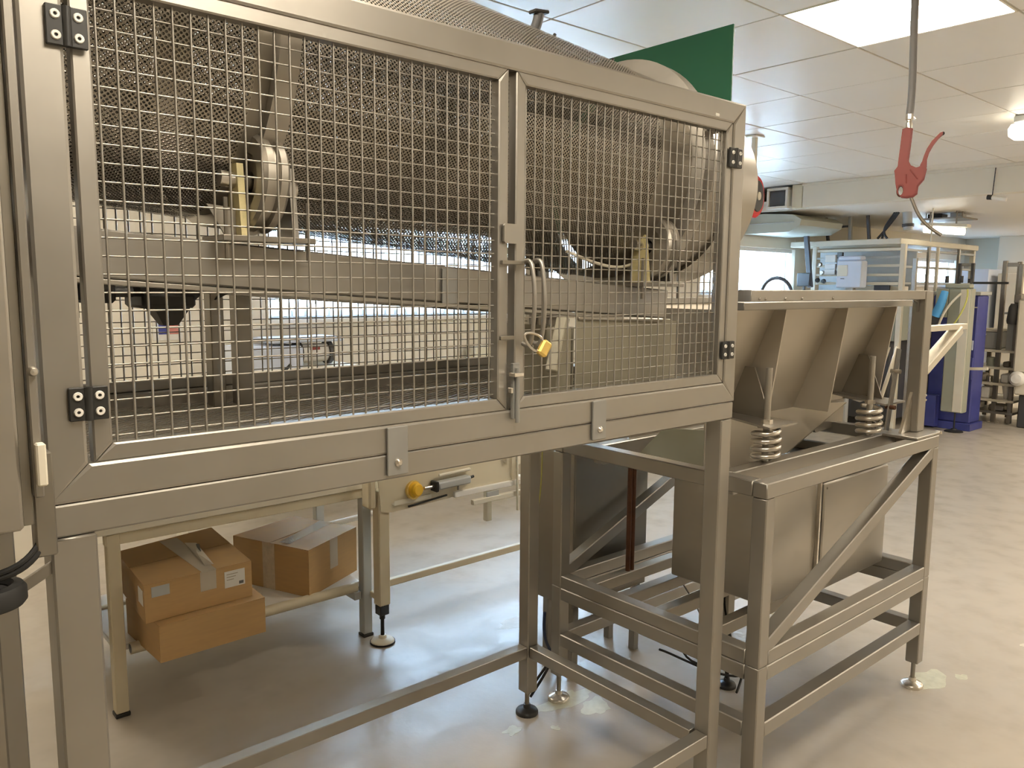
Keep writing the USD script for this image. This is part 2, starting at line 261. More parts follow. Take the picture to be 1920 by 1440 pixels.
# ============================================================ MESH GUARD ENCLOSURE
XL, XR, YF, YB, ZB, ZT = 0.208, 1.823, 1.20, 1.975, 1.197, 1.962
S = 0.052                                                       # frame member size
en = thing('mesh_enclosure', 'large stainless steel frame on legs with two wire mesh doors', 'machine guard', ((XL + XR) / 2, (YF + YB) / 2, 0))
def mitre(t, a, b, z0, z1, s, y0, y1, name, m='steel', ch=0.002, owner=None):
    """A rectangular frame of four mitred members between a..b and z0..z1."""
    out = []
    for q in ([(a, z0), (b, z0), (b - s, z0 + s), (a + s, z0 + s)], [(a, z1), (a + s, z1 - s), (b - s, z1 - s), (b, z1)], [(a, z0), (a + s, z0 + s), (a + s, z1 - s), (a, z1)], [(b, z0), (b, z1), (b - s, z1 - s), (b - s, z0 + s)]):
        c = np.mean(q, 0); g = [(x + (c[0] - x) / abs(c[0] - x + 1e-9) * 0.0004, z + (c[1] - z) / abs(c[1] - z + 1e-9) * 0.0004) for x, z in q]
        pts = [(x, y0 + ch, z) for x, z in g] + [(x, y1 - ch, z) for x, z in g]
        inner = [(x + (c[0] - x) * 2 * ch / max(abs(c[0] - x), 0.02), z + (c[1] - z) * 2 * ch / max(abs(c[1] - z), 0.02)) for x, z in g]
        pts += [(x, y0, z) for x, z in inner] + [(x, y1, z) for x, z in inner]
        out.append(part(t, name, hull(pts), m, smooth=False))
    return out
mitre(en, XL, XR, ZB, ZT, S, YF, YF + 0.05, 'frame_member')
mitre(en, XL, XR, ZB, ZT - 0.02, S, YB - 0.05, YB, 'rear_frame_member')
for x in (XL, XR - 0.05):
    for z in (ZB, ZT - 0.06): part(en, 'side_rail', B(x, x + .05, YF + .05, YB - .05, z, z + .05), 'steel')
part(en, 'base_beam', B(XL, XR - 0.003, YF + .001, YF + .055, 1.150, ZB - .001, .003), 'steel')
part(en, 'base_beam', B(XL, XR - 0.003, YB - .055, YB, 1.150, ZB - .001, .003), 'steel')
for x in (XL, XR - .052): part(en, 'base_beam', B(x, x + .052, YF + .056, YB - .056, 1.150, ZB - .001, .003), 'steel')
for x, y, w in ((XL, YF, .058), (XR - .05, YF + .003, .047), (XL, YB - .05, .058), (1.747, YB - .047, .047)):
    part(en, 'leg', B(x, x + w, y, y + (w if w > .05 else .05), 0.085, 1.149, .003), 'steel')
    levelling_foot(en, x + w / 2, y + .028, 0.09, 0.04, 'black_plastic', 'steel_dark')
part(en, 'lower_rail', B(XL + .058, XR - .051, YF + .006, YF + .046, .219, .259, .002), 'steel')
part(en, 'lower_rail', B(XL + .058, 1.746, YB - .045, YB - .005, .219, .259, .002), 'steel')
part(en, 'lower_rail', B(1.752, 1.792, YF + .054, YB - .048, .219, .259, .002), 'steel')
part(en, 'lower_rail', B(XL + .01, XL + .05, YF + .059, YB - .051, .219, .259, .002), 'steel')
def wire_grid(x0, x1, z0, z1, y, pitch, r):
    ms = []
    for x in np.arange(x0 + pitch * .5, x1, pitch): ms.append(tube([(x, y - r, z0), (x, y - r, z1)], r * 1.2, 6, False))
    for z in np.arange(z0 + pitch * .5, z1, pitch): ms.append(tube([(x0, y + r, z), (x1, y + r, z)], r * .9, 6, False))
    return J(*ms)
def door(a, b, y, name, pitch):
    d = part(en, name, wire_grid(a + .022, b - .022, 1.269, 1.892, y + .013, pitch, .00155), 'wire_steel', smooth=True)
    mitre(d, a, b, 1.248, 1.914, .026, y, y + .025, 'door_rail'); return d
d1 = door(XL + .060, 1.0275, YF + .004, 'mesh_door', .0254); d2 = door(1.0455, XR - .050, YF + .004, 'mesh_door', .0254)
d3 = door(XL + .060, XR - .052, YB - .040, 'rear_mesh_door', .0254)
def hinge(x0, x1, z0, z1, rs=.0062):
    h = part(en, 'hinge', J(B(x0, (x0 + x1) / 2 - .004, YF - .008, YF - .001, z0, z1, .001), B((x0 + x1) / 2 + .004, x1, YF - .008, YF - .001, z0, z1, .001), cyl(((x0 + x1) / 2, YF - .006, z0), ((x0 + x1) / 2, YF - .006, z1), .006, 14)), 'black_plastic', smooth=30)
    for x in (x0 + .011, x1 - .011):
        for z in (z0 + .012, z1 - .012): part(h, 'screw', lathe([(.002, .0005), (.0025, .0028), (rs * .85, .0028), (rs, .001), (rs, 0)], (x, YF - .008, z), (0, -1, 0), 16), 'white_paint')
hinge(.239, .288, 1.803, 1.853); hinge(.239, .288, 1.311, 1.357); hinge(1.749, 1.801, 1.800, 1.848, .005); hinge(1.749, 1.801, 1.313, 1.359, .005)
for x in (.740, 1.270):
    k = part(en, 'joint_plate', B(x, x + .043, YF - .006, YF - .0005, 1.158, 1.246, .001), 'galvanised', smooth=False)
    part(k, 'bolt', disc_bolt((x + .0215, YF - .006, 1.181), (0, -1, 0), .0075, .007), 'steel_bright')
# locking bar, latches and keeper between the two doors
part(en, 'latch_plate', prism([(1.008, 1.585), (1.012, 1.581), (1.040, 1.581), (1.044, 1.585), (1.044, 1.615), (1.040, 1.619), (1.012, 1.619), (1.008, 1.615)], (0, YF - .0005, 0), (1, 0, 0), (0, 0, 1), .006), 'steel', smooth=False)
part(en, 'handle_rod', tube(spline([(1.062, YF - .002, 1.545), (1.062, YF - .026, 1.542), (1.062, YF - .03, 1.53), (1.062, YF - .03, 1.40), (1.062, YF - .026, 1.386), (1.062, YF - .002, 1.383)], 40), .0045, 10), 'steel')
part(en, 'handle_rod', tube(spline([(1.089, YF - .002, 1.547), (1.089, YF - .026, 1.544), (1.089, YF - .03, 1.53), (1.089, YF - .03, 1.40), (1.089, YF - .026, 1.388), (1.089, YF - .002, 1.385)], 40), .0045, 10), 'steel')
part(en, 'hasp_strap', B(1.002, 1.058, YF - .010, YF - .001, 1.540, 1.548, .001), 'steel_dark', smooth=False); part(en, 'hasp_strap', B(1.000, 1.036, YF - .008, YF - .001, 1.392, 1.400, .001), 'steel_dark', smooth=False)
part(en, 'drop_bolt', J(B(1.031, 1.048, YF - .010, YF - .001, 1.232, 1.345, .001), cyl((1.0395, YF - .014, 1.225), (1.0395, YF - .014, 1.335), .0045, 10)), 'galvanised', smooth=30)
part(en, 'drop_bolt_staple', B(1.027, 1.052, YF - .019, YF - .001, 1.318, 1.326, .001), 'steel_bright', smooth=False); part(en, 'drop_bolt_staple', B(1.024, 1.030, YF - .012, YF - .001, 1.285, 1.296, .001), 'steel_bright', smooth=False)
part(en, 'door_stop', B(1.690, 1.706, YF - .001, YF + .02, 1.9165, 1.924, .001), 'white_paint', smooth=False)
# expanded metal floor of the enclosure: two families of slanting strands
def strands(x0, x1, y0, y1, z, pitch, sl, w, h):
    ms = []
    for sg in (1, -1):
        L = (x1 - x0); k = sl * L
        for c in np.arange(y0 - abs(k), y1 + abs(k), pitch):
            ya, yb = (c, c + k) if sg > 0 else (c + k, c); xa, xb = x0, x1; m = (yb - ya) / (xb - xa)
            for lim, hi in ((y0, False), (y1, True)):
                for e in (0, 1):
                    if e == 0 and ((ya > lim) if hi else (ya < lim)): xa += (lim - ya) / m; ya = lim
                    if e == 1 and ((yb > lim) if hi else (yb < lim)): xb += (lim - yb) / m; yb = lim
            if xb - xa > .01 and y0 - 1e-6 <= ya <= y1 + 1e-6 and y0 - 1e-6 <= yb <= y1 + 1e-6: ms.append(bar((xa, ya, z + .0012 * sg), (xb, yb, z + .0012 * sg), w, h, .0002))
    return J(*ms)
part(en, 'expanded_metal_floor', strands(XL + .06, XR - .06, YF + .055, YB - .055, 1.214, .020, .55, .0042, .0025), 'wire_steel', kind='stuff', smooth=False)

lk = thing('padlock', 'brass padlock hanging from the door handle of the mesh enclosure', 'padlock', (1.075, YF - .045, 1.36))
a_ = math.radians(35); pd = V3((math.cos(a_), -.25, -math.sin(a_))); pd /= np.linalg.norm(pd); pu = V3((math.sin(a_), 0, math.cos(a_)))
part(lk, 'lock_body', J(bar(V3((1.072, YF - .043, 1.381)), V3((1.072, YF - .043, 1.381)) + pd * .022, .016, .033, .004, pu)), 'brass', smooth=30)
bq = V3((1.072, YF - .043, 1.381)); part(lk, 'shackle', tube(spline([bq + pu * .011, bq - pd * .026 + pu * .012, bq - pd * .040, bq - pd * .026 - pu * .012, bq - pu * .011], 30), .0026, 8), 'steel_bright')

# ============================================================ PERFORATED DRUM
AX = V3((1, 0, -0.09)); AX /= np.linalg.norm(AX); RD = 0.293
AP = lambda x: V3((x, 1.60, 1.9 - 0.09 * (x - 0.75)))             # drum axis
dr = thing('perforated_drum', 'long tilted perforated steel drum inside the mesh enclosure', 'drum', AP(1.0))
def drum_shell(xa, xb, r, n=96, pitch=.0086, seg=16):
    k = round(2 * math.pi * RD / pitch); V, F, U = [], [], []; _, s, u = frame_of(AX); p0, p1 = AP(xa), AP(xb); L = np.linalg.norm(p1 - p0)
    for i in range(seg + 1):
        for j in range(n + 1):
            a = 2 * math.pi * j / n; V.append(p0 + (p1 - p0) * i / seg + r * (math.cos(a) * s + math.sin(a) * u)); U.append((L * i / seg / pitch, k * j / n))
    for i in range(seg):
        for j in range(n): q = i * (n + 1) + j; F += [(q, q + n + 1, q + 1), (q + 1, q + n + 1, q + n + 2)]
    return (np.array(V), np.array(F)), np.array(U)
for xa, xb in ((-.25, .575), (.645, 1.62)):
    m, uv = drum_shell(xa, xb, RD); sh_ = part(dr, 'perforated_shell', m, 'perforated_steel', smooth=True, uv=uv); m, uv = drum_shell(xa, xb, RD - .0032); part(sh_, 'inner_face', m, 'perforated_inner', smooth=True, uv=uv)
dband = lambda xa, xb, ri, ro: ring(ri, ro, 0, np.linalg.norm(AP(xb) - AP(xa)), AP(xa), AX, 72)
part(dr, 'drum_band', dband(.575, .645, RD - .022, RD - .012), 'steel_dark')
part(dr, 'riding_ring', dband(.607, .645, RD - .012, RD + .010), 'drum_band')
part(dr, 'drum_band', dband(1.62, 1.75, RD - .012, RD - .004), 'steel_dark')
part(dr, 'riding_ring', dband(1.75, 1.79, RD - .012, .331), 'steel_sheet')
part(dr, 'drum_band', dband(1.79, 1.98, .246, .256), 'steel_dark')
part(dr, 'end_ring', dband(1.98, 2.10, .246, .266), 'steel_sheet')
part(dr, 'end_plate', lathe([(1e-5, .03), (.12, .03), (.24, .015), (.262, 0)], AP(2.10), AX, 48), 'steel_sheet')
_, ds, du = frame_of(AX)
for k, x in enumerate((1.19, 1.476, 1.70)):                          # clips standing on the top of the drum
    q = AP(x) + RD * V3((0, -.12, .993)); part(dr, 'clip', J(cyl(q, q + V3((.012, -.002, .022)), .0045, 8), bar(q - V3((.016, 0, 0)), q + V3((.016, 0, 0)), .012, .006)), 'black_plastic')
q = AP(1.43) + RD * V3((0, .02, .999))
bk = thing('hose_elbow', 'dark bent hose stub rising from the drum top towards the ceiling', 'hose', q)
part(bk, 'hose', tube(spline([q, q + V3((.020, 0, .022)), q + V3((.034, 0, .050)), q + V3((.040, 0, .072))], 16), .014, 10), 'charcoal')
part(bk, 'hose_clamp', bar(q + V3((.015, 0, .074)), q + V3((.065, 0, .080)), .03, .009), 'black_plastic')
# drum cradle: two sloping beams with the rollers' plates
cr = thing('drum_cradle', 'pair of sloping steel beams carrying the perforated drum', 'support frame', (1.0, 1.6, 1.5))
bz = lambda x: 1.585 - .066 * (x - .36)
for y in (1.425, 1.80): part(cr, 'sloping_beam', bar((.10, y, bz(.10) - .041), (1.78, y, bz(1.78) - .041), .05, .078, .003), 'steel')
for y in (1.425, 1.80): part(cr, 'flange', bar((.10, y - .006, bz(.10) - .086), (1.78, y - .006, bz(1.78) - .086), .062, .008, .001), 'steel_sheet')
for x in (.30, 1.70): part(cr, 'cross_bar', B(x, x + .05, 1.45, 1.775, bz(x) - .075, bz(x) - .02), 'steel_dark')
part(cr, 'clamp_plate', B(1.005, 1.05, 1.394, 1.398, bz(1.03) - .082, bz(1.03) - .006, .001), 'galvanised', smooth=False)
for x, w in ((.655, .030), (.714, .039)): part(cr, 'cradle_post', B(x, x + w, 1.80, 1.84, 1.217, bz(x) - .08, .002), 'steel_dark')
for x in (.30, 1.70):
    for y in (1.40, 1.80): part(cr, 'cradle_post', B(x, x + .045, y, y + .045, 1.216, bz(x) - .09, .002), 'steel_dark') if not (x < 1 and y < 1.5) else None
def roller(x, y, lab, r=.085):
    z = bz(x) + .105; t = thing('drum_roller', lab, 'roller', (x, y, bz(x)), 'support wheels under the drum')
    part(t, 'wheel', lathe([(.02, -.016), (r * .55, -.014), (r * .6, -.024), (r * .93, -.024), (r, -.018), (r, -.006), (r * .9, -.003), (r * .9, .003), (r, .006), (r, .018), (r * .93, .024), (r * .6, .024), (r * .55, .014), (.02, .016)], (x, y, z), AX, 40), 'drum_band')
    part(t, 'axle', cyl((x - .07, y, z + .006), (x + .07, y, z - .006), .014, 14), 'steel_bright')
    for dx, m in ((-.045, 'yellow_bracket'), (.050, 'steel')): part(t, 'bearing_bracket', prism([(-.03, 0), (.03, 0), (.016, .125), (-.016, .125)], (x + dx, y, bz(x) + .012), (0, 1, 0), (0, 0, 1), .012), m, smooth=False)
    b = part(t, 'base_plate', B(x - .085, x + .085, y - .05, y + .05, bz(x) + .002, bz(x) + .012, .001), 'steel_dark', smooth=False)
    for dx in (-.075, .075): part(b, 'stud', cyl((x + dx, y - .038, bz(x) - .03), (x + dx, y - .038, bz(x) + .075), .004, 8), 'steel_dark')
roller(.60, 1.392, 'grey support wheel under the left part of the perforated drum'); roller(1.69, 1.392, 'grey support wheel under the right end of the perforated drum')
# curved scraper under the drum, gear motor and chute
sc = solo('curved_deflector', J(*[prism([(.0, .0), (.13, -.012), (.125, -.022), (.105, -.042), (.07, -.055), (.03, -.052)], (.505, 1.39, bz(.52) + .060), (1, 0, 0), (0, 0, 1), .004)]), 'steel_sheet', 'curved pale sheet deflector lying under the drum on the left beam', 'deflector', smooth=False)
gm = thing('gear_motor', 'dark gear motor and funnel hanging under the left end of the sloping beam', 'motor', (.48, 1.60, 1.418))
part(gm, 'top_plate', B(.438, .617, 1.55, 1.65, 1.480, 1.494, .003), 'dark_paint'); part(gm, 'motor_body', B(.438, .535, 1.54, 1.66, 1.452, 1.4795, .006), 'dark_paint')
part(gm, 'funnel', hull([(.467, 1.57, 1.4515), (.533, 1.57, 1.4515), (.467, 1.63, 1.4515), (.533, 1.63, 1.4515), (.487, 1.585, 1.418), (.514, 1.585, 1.418), (.487, 1.615, 1.418), (.514, 1.615, 1.418)]), 'dark_paint', smooth=False)
part(gm, 'terminal_box', J(B(.346, .40, 1.56, 1.64, 1.462, 1.500, .006), cyl((.40, 1.60, 1.482), (.438, 1.60, 1.482), .010, 14)), 'dark_paint')
part(gm, 'motor_plate', prism([(.535, 1.452), (.565, 1.4795), (.535, 1.4795)], (0, 1.60, 0), (1, 0, 0), (0, 0, 1), .01), 'dark_paint', smooth=False); part(gm, 'end_plate', prism([(.60, 1.479), (.617, 1.479), (.59, 1.466)], (0, 1.60, 0), (1, 0, 0), (0, 0, 1), .01), 'dark_paint', smooth=False)
pl = thing('motor_housing', 'dark box behind the hinge side post under the left end of the drum', 'motor', (.30, 1.6, 1.40))
part(pl, 'housing', B(.265, .338, 1.55, 1.70, 1.425, 1.50, .012), 'dark_paint')
part(pl, 'cooling_fins', J(*[B(.272 + .012 * k, .277 + .012 * k, 1.54, 1.55, 1.43, 1.495, .001) for k in range(5)]), 'dark_paint', smooth=False)
# feed chute box and inner parts at the right door
ch = thing('discharge_chute', 'dull sheet steel chute box behind the right mesh door', 'chute', (1.5, 1.6, 1.25))
part(ch, 'chute_front', prism([(1.378, 1.222), (1.765, 1.222), (1.765, 1.405), (1.70, 1.415), (1.378, 1.428)], (0, 1.36, 0), (1, 0, 0), (0, 0, 1), .004), 'chute_steel', smooth=False)
part(ch, 'chute_side', B(1.374, 1.378, 1.365, 1.66, 1.222, 1.40, .0005), 'chute_steel', smooth=False); part(ch, 'chute_side', B(1.70, 1.704, 1.365, 1.66, 1.222, 1.40, .0005), 'chute_steel', smooth=False)
part(ch, 'chute_lip', bar((1.378, 1.354, 1.422), (1.70, 1.354, 1.410), .012, .010), 'steel_sheet')
part(ch, 'support_bracket', B(1.315, 1.365, 1.36, 1.40, 1.225, 1.40, .003), 'chute_steel'); part(ch, 'support_arm', bar((1.27, 1.33, 1.30), (1.335, 1.36, 1.425), .03, .018), 'chute_steel')
wr_ = solo('drum_cable', tube(spline([(1.40, 1.42, 1.585), (1.50, 1.40, 1.555), (1.62, 1.42, 1.552), (1.72, 1.44, 1.58)], 24), .004, 8), 'ivory_paint', 'thin pale cable sagging under the drum behind the right mesh door', 'cable')
gp = thing('green_panel', 'flat dark green panel standing up behind the drum end', 'panel', (2.203, 1.93, 1.02)); part(gp, 'panel_sheet', B(2.20, 2.206, 1.508, 2.35, 1.70, 2.311, .001), 'green_panel', smooth=False)
for y in (2.06, 2.16): part(gp, 'panel_strut', B(2.2065, 2.222, y, y + .02, 1.0205, 1.90, .002), 'steel_dark')

# ============================================================ CONTROL CABINET AT THE LEFT EDGE
cc = thing('control_cabinet', 'tall plain steel cabinet cropped by the left edge of the picture', 'cabinet', (-.15, 1.25, 0))
part(cc, 'cabinet_body', B(-.60, .150, 1.112, 1.42, 1.192, 2.25, .006), 'steel_sheet')
part(cc, 'cabinet_door', B(-.60, .163, 1.095, 1.111, 1.198, 2.25, .004), 'steel_sheet')
part(cc, 'door_gasket', B(.164, .176, 1.110, 1.118, 1.20, 2.25, .001), 'steel_dark')
part(cc, 'edge_strip', B(.177, .188, 1.100, 1.135, 1.235, 2.25, .002), 'steel')
part(cc, 'door_screw', lathe([(1e-5, .012), (.004, .011), (.006, .006), (.006, 0)], (.183, 1.10, 1.392), (0, -1, 0), 14), 'steel_bright')
part(cc, 'cable_gland', cyl((.190, 1.16, 1.205), (.190, 1.16, 1.222), .009, 14), 'ivory_paint')
part(cc, 'cable_duct', J(B(.180, .204, 1.13, 1.16, 1.150, 1.285, .002)), 'steel_dark')
part(cc, 'white_conduit', B(.179, .190, 1.085, 1.0995, 1.252, 1.305, .002), 'ivory_paint', smooth=False)
part(cc, 'cabinet_leg', B(.085, .145, 1.22, 1.28, 0, 1.190, .003), 'steel_dark'); part(cc, 'cabinet_leg', B(-.58, -.52, 1.22, 1.28, 0, 1.190, .003), 'steel_dark')
for k in range(2): solo('black_cable', tube(spline([(.193 + .006 * k, 1.15, 1.200), (.188 + .006 * k, 1.14, 1.175), (.165, 1.13, 1.150 - .008 * k), (.12, 1.14, 1.135 - .006 * k), (.06, 1.15, 1.125 - .004 * k)], 24), .0038, 8), 'black_rubber', ('upper' if k == 0 else 'lower') + ' of two black cables curving from the post to the left cabinet leg', 'cable', 'cables at the left cabinet')
hr = thing('rubber_ring', 'thick black rubber ring hooked on the left cabinet leg', 'ring', (.10, 1.16, 1.09))
part(hr, 'outer_ring', lathe([(.030, -.014), (.046, -.014), (.050, -.009), (.050, .006), (.046, .012), (.036, .014), (.030, .008), (.030, -.014)], (.120, 1.155, 1.106), (0, .05, 1), 40), 'black_rubber')
part(hr, 'inner_rim', lathe([(.029, -.010), (.0295, .006), (.024, .003), (.022, -.010)], (.120, 1.155, 1.106), (0, .05, 1), 32), 'charcoal')
part(hr, 'strap', bar((.168, 1.17, 1.104), (.222, 1.22, 1.112), .004, .018, .001), 'steel_dark')

# ============================================================ HOPPER STAND (welded table frame) AND VIBRATING HOPPER
st_ = thing('hopper_stand', 'welded steel table frame on levelling feet under the spring mounted hopper', 'stand', (2.47, 1.57, 0))
TX0, TX1, TY0, TY1, q_ = 1.90, 3.045, 1.135, 1.975, .046
for y in (TY0, TY1 - q_): part(st_, 'top_rail', B(TX0, TX1, y, y + q_, .924, .969, .003), 'steel')
for x in (TX0, TX1 - q_): part(st_, 'top_rail', B(x, x + q_, TY0 + q_ + .0005, TY1 - q_ - .0005, .924, .969, .003), 'steel')
for y, z, hh in ((TY0, .435, .045), (TY1 - q_, .435, .045), (TY0, .389, .0455), (TY1 - q_, .389, .0455), (TY0, .217, .046), (TY1 - q_, .217, .046)):
    part(st_, 'lower_rail', B(TX0 + q_, TX1 - q_, y, y + q_, z, z + hh - .0006, .003), 'steel')
for x, z, hh in ((TX0, .435, .045), (TX1 - q_, .435, .045), (TX0, .389, .0455), (TX1 - q_, .389, .0455), (TX0, .217, .046), (TX1 - q_, .217, .046)):
    part(st_, 'lower_rail', B(x, x + q_, TY0 + q_, TY1 - q_, z, z + hh - .0006, .003), 'steel')
for x in (TX0, TX1 - q_):
    for y in (TY0, TY1 - q_):
        part(st_, 'leg', B(x, x + q_, y, y + q_, .4355, .9235, .003), 'steel'); part(st_, 'leg', B(x, x + q_, y, y + q_, .098, .435, .003), 'steel')
        levelling_foot(st_, x + q_ / 2, y + q_ / 2, .10, .040, 'steel_bright', 'steel_dark')
part(st_, 'diagonal_brace', bar((TX0 + .040, TY0 + .023, .487), (TX1 - .030, TY0 + .023, .915), .044, .044, .003), 'steel')
part(st_, 'diagonal_brace', bar((TX0 + .040, TY1 - .023, .487), (TX1 - .03, TY1 - .023, .915), .044, .044, .003), 'steel')
part(st_, 'spring_rail', B(TX0 + q_, TX1 - q_, 1.272, 1.318, .900, .969, .003), 'steel')
part(st_, 'spring_rail', B(TX0 + q_, TX1 - q_, 1.78, 1.826, .900, .969, .003), 'steel')
for y in (1.32, 1.50, 1.66, 1.80): part(st_, 'cross_bar', B(TX0 + q_, TX1 - q_, y, y + .04, .437, .477, .002), 'steel_dark')
for x, y in ((2.45, 1.60), (2.75, 1.78)): part(st_, 'cross_bar', B(x, x + .04, y, y + .03, .240, .436, .002), 'steel_dark')
levelling_foot(st_, 2.475, 1.61, .24, .035, 'black_plastic', 'black_plastic', 'inner_foot')
gy = thing('gantry_column', 'upright steel column with gusset and head beam at the right end of the hopper', 'column', (3.0, 1.22, .97))
part(gy, 'column_tube', B(2.968, 3.030, 1.185, 1.232, .980, 1.492, .003), 'steel')
part(gy, 'base_plate', B(2.86, 3.055, 1.137, 1.262, .9695, .980, .002), 'steel')
part(gy, 'gusset', prism([(2.893, .981), (2.967, .981), (2.967, 1.125)], (0, 1.218, 0), (1, 0, 0), (0, 0, 1), .010), 'steel_bright', smooth=False)
part(gy, 'head_beam', B(1.862, 2.966, 1.187, 1.230, 1.461, 1.492, .002), 'steel')
part(gy, 'head_gusset', prism([(2.966, 1.46), (2.966, 1.415), (2.955, 1.45), (2.92, 1.46)], (0, 1.215, 0), (1, 0, 0), (0, 0, 1), .008), 'steel', smooth=False)
part(gy, 'side_arm', bar((3.031, 1.21, 1.353), (3.40, 1.21, 1.353), .03, .022, .002), 'ivory_paint')
part(gy, 'arm_brace', bar((3.035, 1.21, 1.200), (3.34, 1.21, 1.342), .045, .032, .003), 'ivory_paint')
part(gy, 'clamp', J(B(3.031, 3.05, 1.19, 1.225, 1.105, 1.112, .001)), 'steel_bright'); part(gy, 'clamp', J(B(3.031, 3.05, 1.19, 1.225, 1.088, 1.095, .001)), 'steel_bright')
for x in (1.90, 1.93, 2.03, 2.12, 2.30): part(gy, 'bolt', disc_bolt((x, 1.187, 1.468), (0, -1, 0), .004, .004), 'steel_dark')
part(gy, 'hex_nut', lathe([(1e-5, .01), (.012, .01), (.014, 0)], (3.07, 1.15, .969), (0, 0, 1), 6), 'steel_bright')

HK = 1.065
def hpart(t, name, m, mt, smooth=40):
    v = np.array(m[0]); v[:, :2] *= HK; v[:, 2] = 1.5 + (v[:, 2] - 1.5) * HK; return part(t, name, (v, m[1]), mt, smooth=smooth)
hp = thing('vibrating_hopper', 'sheet steel hopper with slanting side ribs standing on coil springs', 'hopper', (2.4, 1.5, 1.06))
hpart(hp, 'rim', J(B(1.858, 2.93, 1.205, 1.268, 1.437, 1.459, .002)), 'steel')
hpart(hp, 'far_rim', B(1.858, 2.93, 1.86, 1.90, 1.437, 1.459, .002), 'steel')
def sheet(a, b, c, d, t): a, b, c, d = map(V3, (a, b, c, d)); nn = np.cross(b - a, d - a); nn /= np.linalg.norm(nn); return hull([p + k * nn * t / 2 for p in (a, b, c, d) for k in (-1, 1)])
hpart(hp, 'sloping_side', sheet((1.88, 1.262, 1.436), (2.90, 1.262, 1.436), (2.90, 1.398, 1.095), (1.88, 1.398, 1.095), .004), 'steel_hopper', smooth=False)
hpart(hp, 'sloping_side', sheet((1.88, 1.87, 1.436), (2.90, 1.87, 1.436), (2.90, 1.72, 1.095), (1.88, 1.72, 1.095), .004), 'steel_hopper', smooth=False)
hpart(hp, 'end_wall', prism([(1.262, 1.436), (1.87, 1.436), (1.72, 1.095), (1.398, 1.095)], (1.883, 0, 0), (0, 1, 0), (0, 0, 1), .004), 'steel_hopper', smooth=False)
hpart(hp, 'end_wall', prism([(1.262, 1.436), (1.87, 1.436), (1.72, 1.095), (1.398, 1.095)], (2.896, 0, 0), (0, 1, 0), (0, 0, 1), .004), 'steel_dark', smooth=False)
hpart(hp, 'outlet_side', prism([(1.98, 1.105), (2.47, 1.103), (2.86, 1.076), (2.46, .938), (2.30, .935), (1.98, .935)], (0, 1.405, 0), (1, 0, 0), (0, 0, 1), .004), 'steel_hopper', smooth=False)
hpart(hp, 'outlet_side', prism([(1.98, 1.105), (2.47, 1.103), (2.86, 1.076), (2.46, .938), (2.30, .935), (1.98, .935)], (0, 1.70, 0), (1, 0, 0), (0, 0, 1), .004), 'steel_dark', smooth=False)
hpart(hp, 'outlet_floor', sheet((2.86, 1.40, 1.074), (2.86, 1.70, 1.074), (2.46, 1.70, .938), (2.46, 1.40, .938), .003), 'steel_dark', smooth=False)
hpart(hp, 'outlet_end', prism([(1.402, 1.07), (1.555, 1.055), (1.645, .965), (1.645, .935), (1.402, .935)], (1.978, 0, 0), (0, 1, 0), (0, 0, 1), .003), 'grey_green', smooth=False)
for x in (2.10, 2.47, 2.82):
    hpart(hp, 'rib', prism([(1.222, 1.436), (1.260, 1.436), (1.398, 1.095), (1.270, 1.095)], (x, 0, 0), (0, 1, 0), (0, 0, 1), .006), 'steel_hopper', smooth=False)
    if x != 2.47:
        hpart(hp, 'spring_bracket', J(hull([(x - .12, 1.185, 1.102), (x + .03, 1.185, 1.102), (x + .03, 1.40, 1.112), (x - .12, 1.40, 1.125), (x - .12, 1.185, 1.108), (x + .03, 1.185, 1.108), (x + .03, 1.40, 1.118), (x - .12, 1.40, 1.131)])), 'steel', smooth=False)
        hpart(hp, 'bracket_cheek', prism([(1.235, 1.112), (1.395, 1.125), (1.335, 1.265), (1.295, 1.265)], (x - .035, 0, 0), (0, 1, 0), (0, 0, 1), .004), 'steel_dark', smooth=False)
hpart(hp, 'gusset_web', prism([(2.60, 1.095), (2.90, 1.09), (2.90, .985), (2.70, .975)], (0, 1.44, 0), (1, 0, 0), (0, 0, 1), .01), 'steel_dark', smooth=False)
for k, dx in enumerate((0, .03)): hpart(hp, 'tie_rod', cyl((2.955 + dx, 1.30 - .02 * k, 1.285), (2.912 + dx, 1.33 - .02 * k, 1.095), .007, 10), 'ivory_paint' if k else 'steel_bright')
hpart(hp, 'vibrator_motor', J(lathe([(1e-5, 0), (.045, 0), (.055, .01), (.055, .16), (.045, .175), (1e-5, .175)], (2.92, 1.42, 1.09), (.12, -.35, .9), 24)), 'steel_dark')
hpart(hp, 'motor_strap', ring(.054, .060, .05, .07, (2.92, 1.42, 1.09), (.12, -.35, .9), 28), 'steel')
hpart(hp, 'motor_cable', tube(spline([(2.93, 1.36, 1.10), (2.945, 1.33, 1.075), (2.925, 1.33, 1.03), (2.92, 1.34, .98)], 16), .006, 8), 'charcoal')
def spring(x, y, lab):
    t = thing('coil_spring', lab, 'spring', (x, y, .9695), 'coil springs under the hopper'); a = np.linspace(0, 2 * math.pi * 4.2, 110); zz = .976 + .098 * a / a[-1]; rr = .040 - .003 * np.abs(np.linspace(-1, 1, 110))
    part(t, 'coil', tube(np.stack([x + rr * np.cos(a), y + rr * np.sin(a), zz], 1), .0078, 9), 'steel_bright', smooth=True)
    part(t, 'guide_rod', cyl((x, y, .970), (x, y, 1.258), .0105, 14), 'steel_sheet'); part(t, 'nut', lathe([(.0105, 1.085), (.018, 1.085), (.018, 1.100), (.0105, 1.100)], (x, y, 0), (0, 0, 1), 6), 'steel_bright')
spring(2.15, 1.298, 'shiny coil spring with guide rod nearest the mesh enclosure'); spring(2.83, 1.298, 'shiny coil spring with guide rod beside the gantry column')
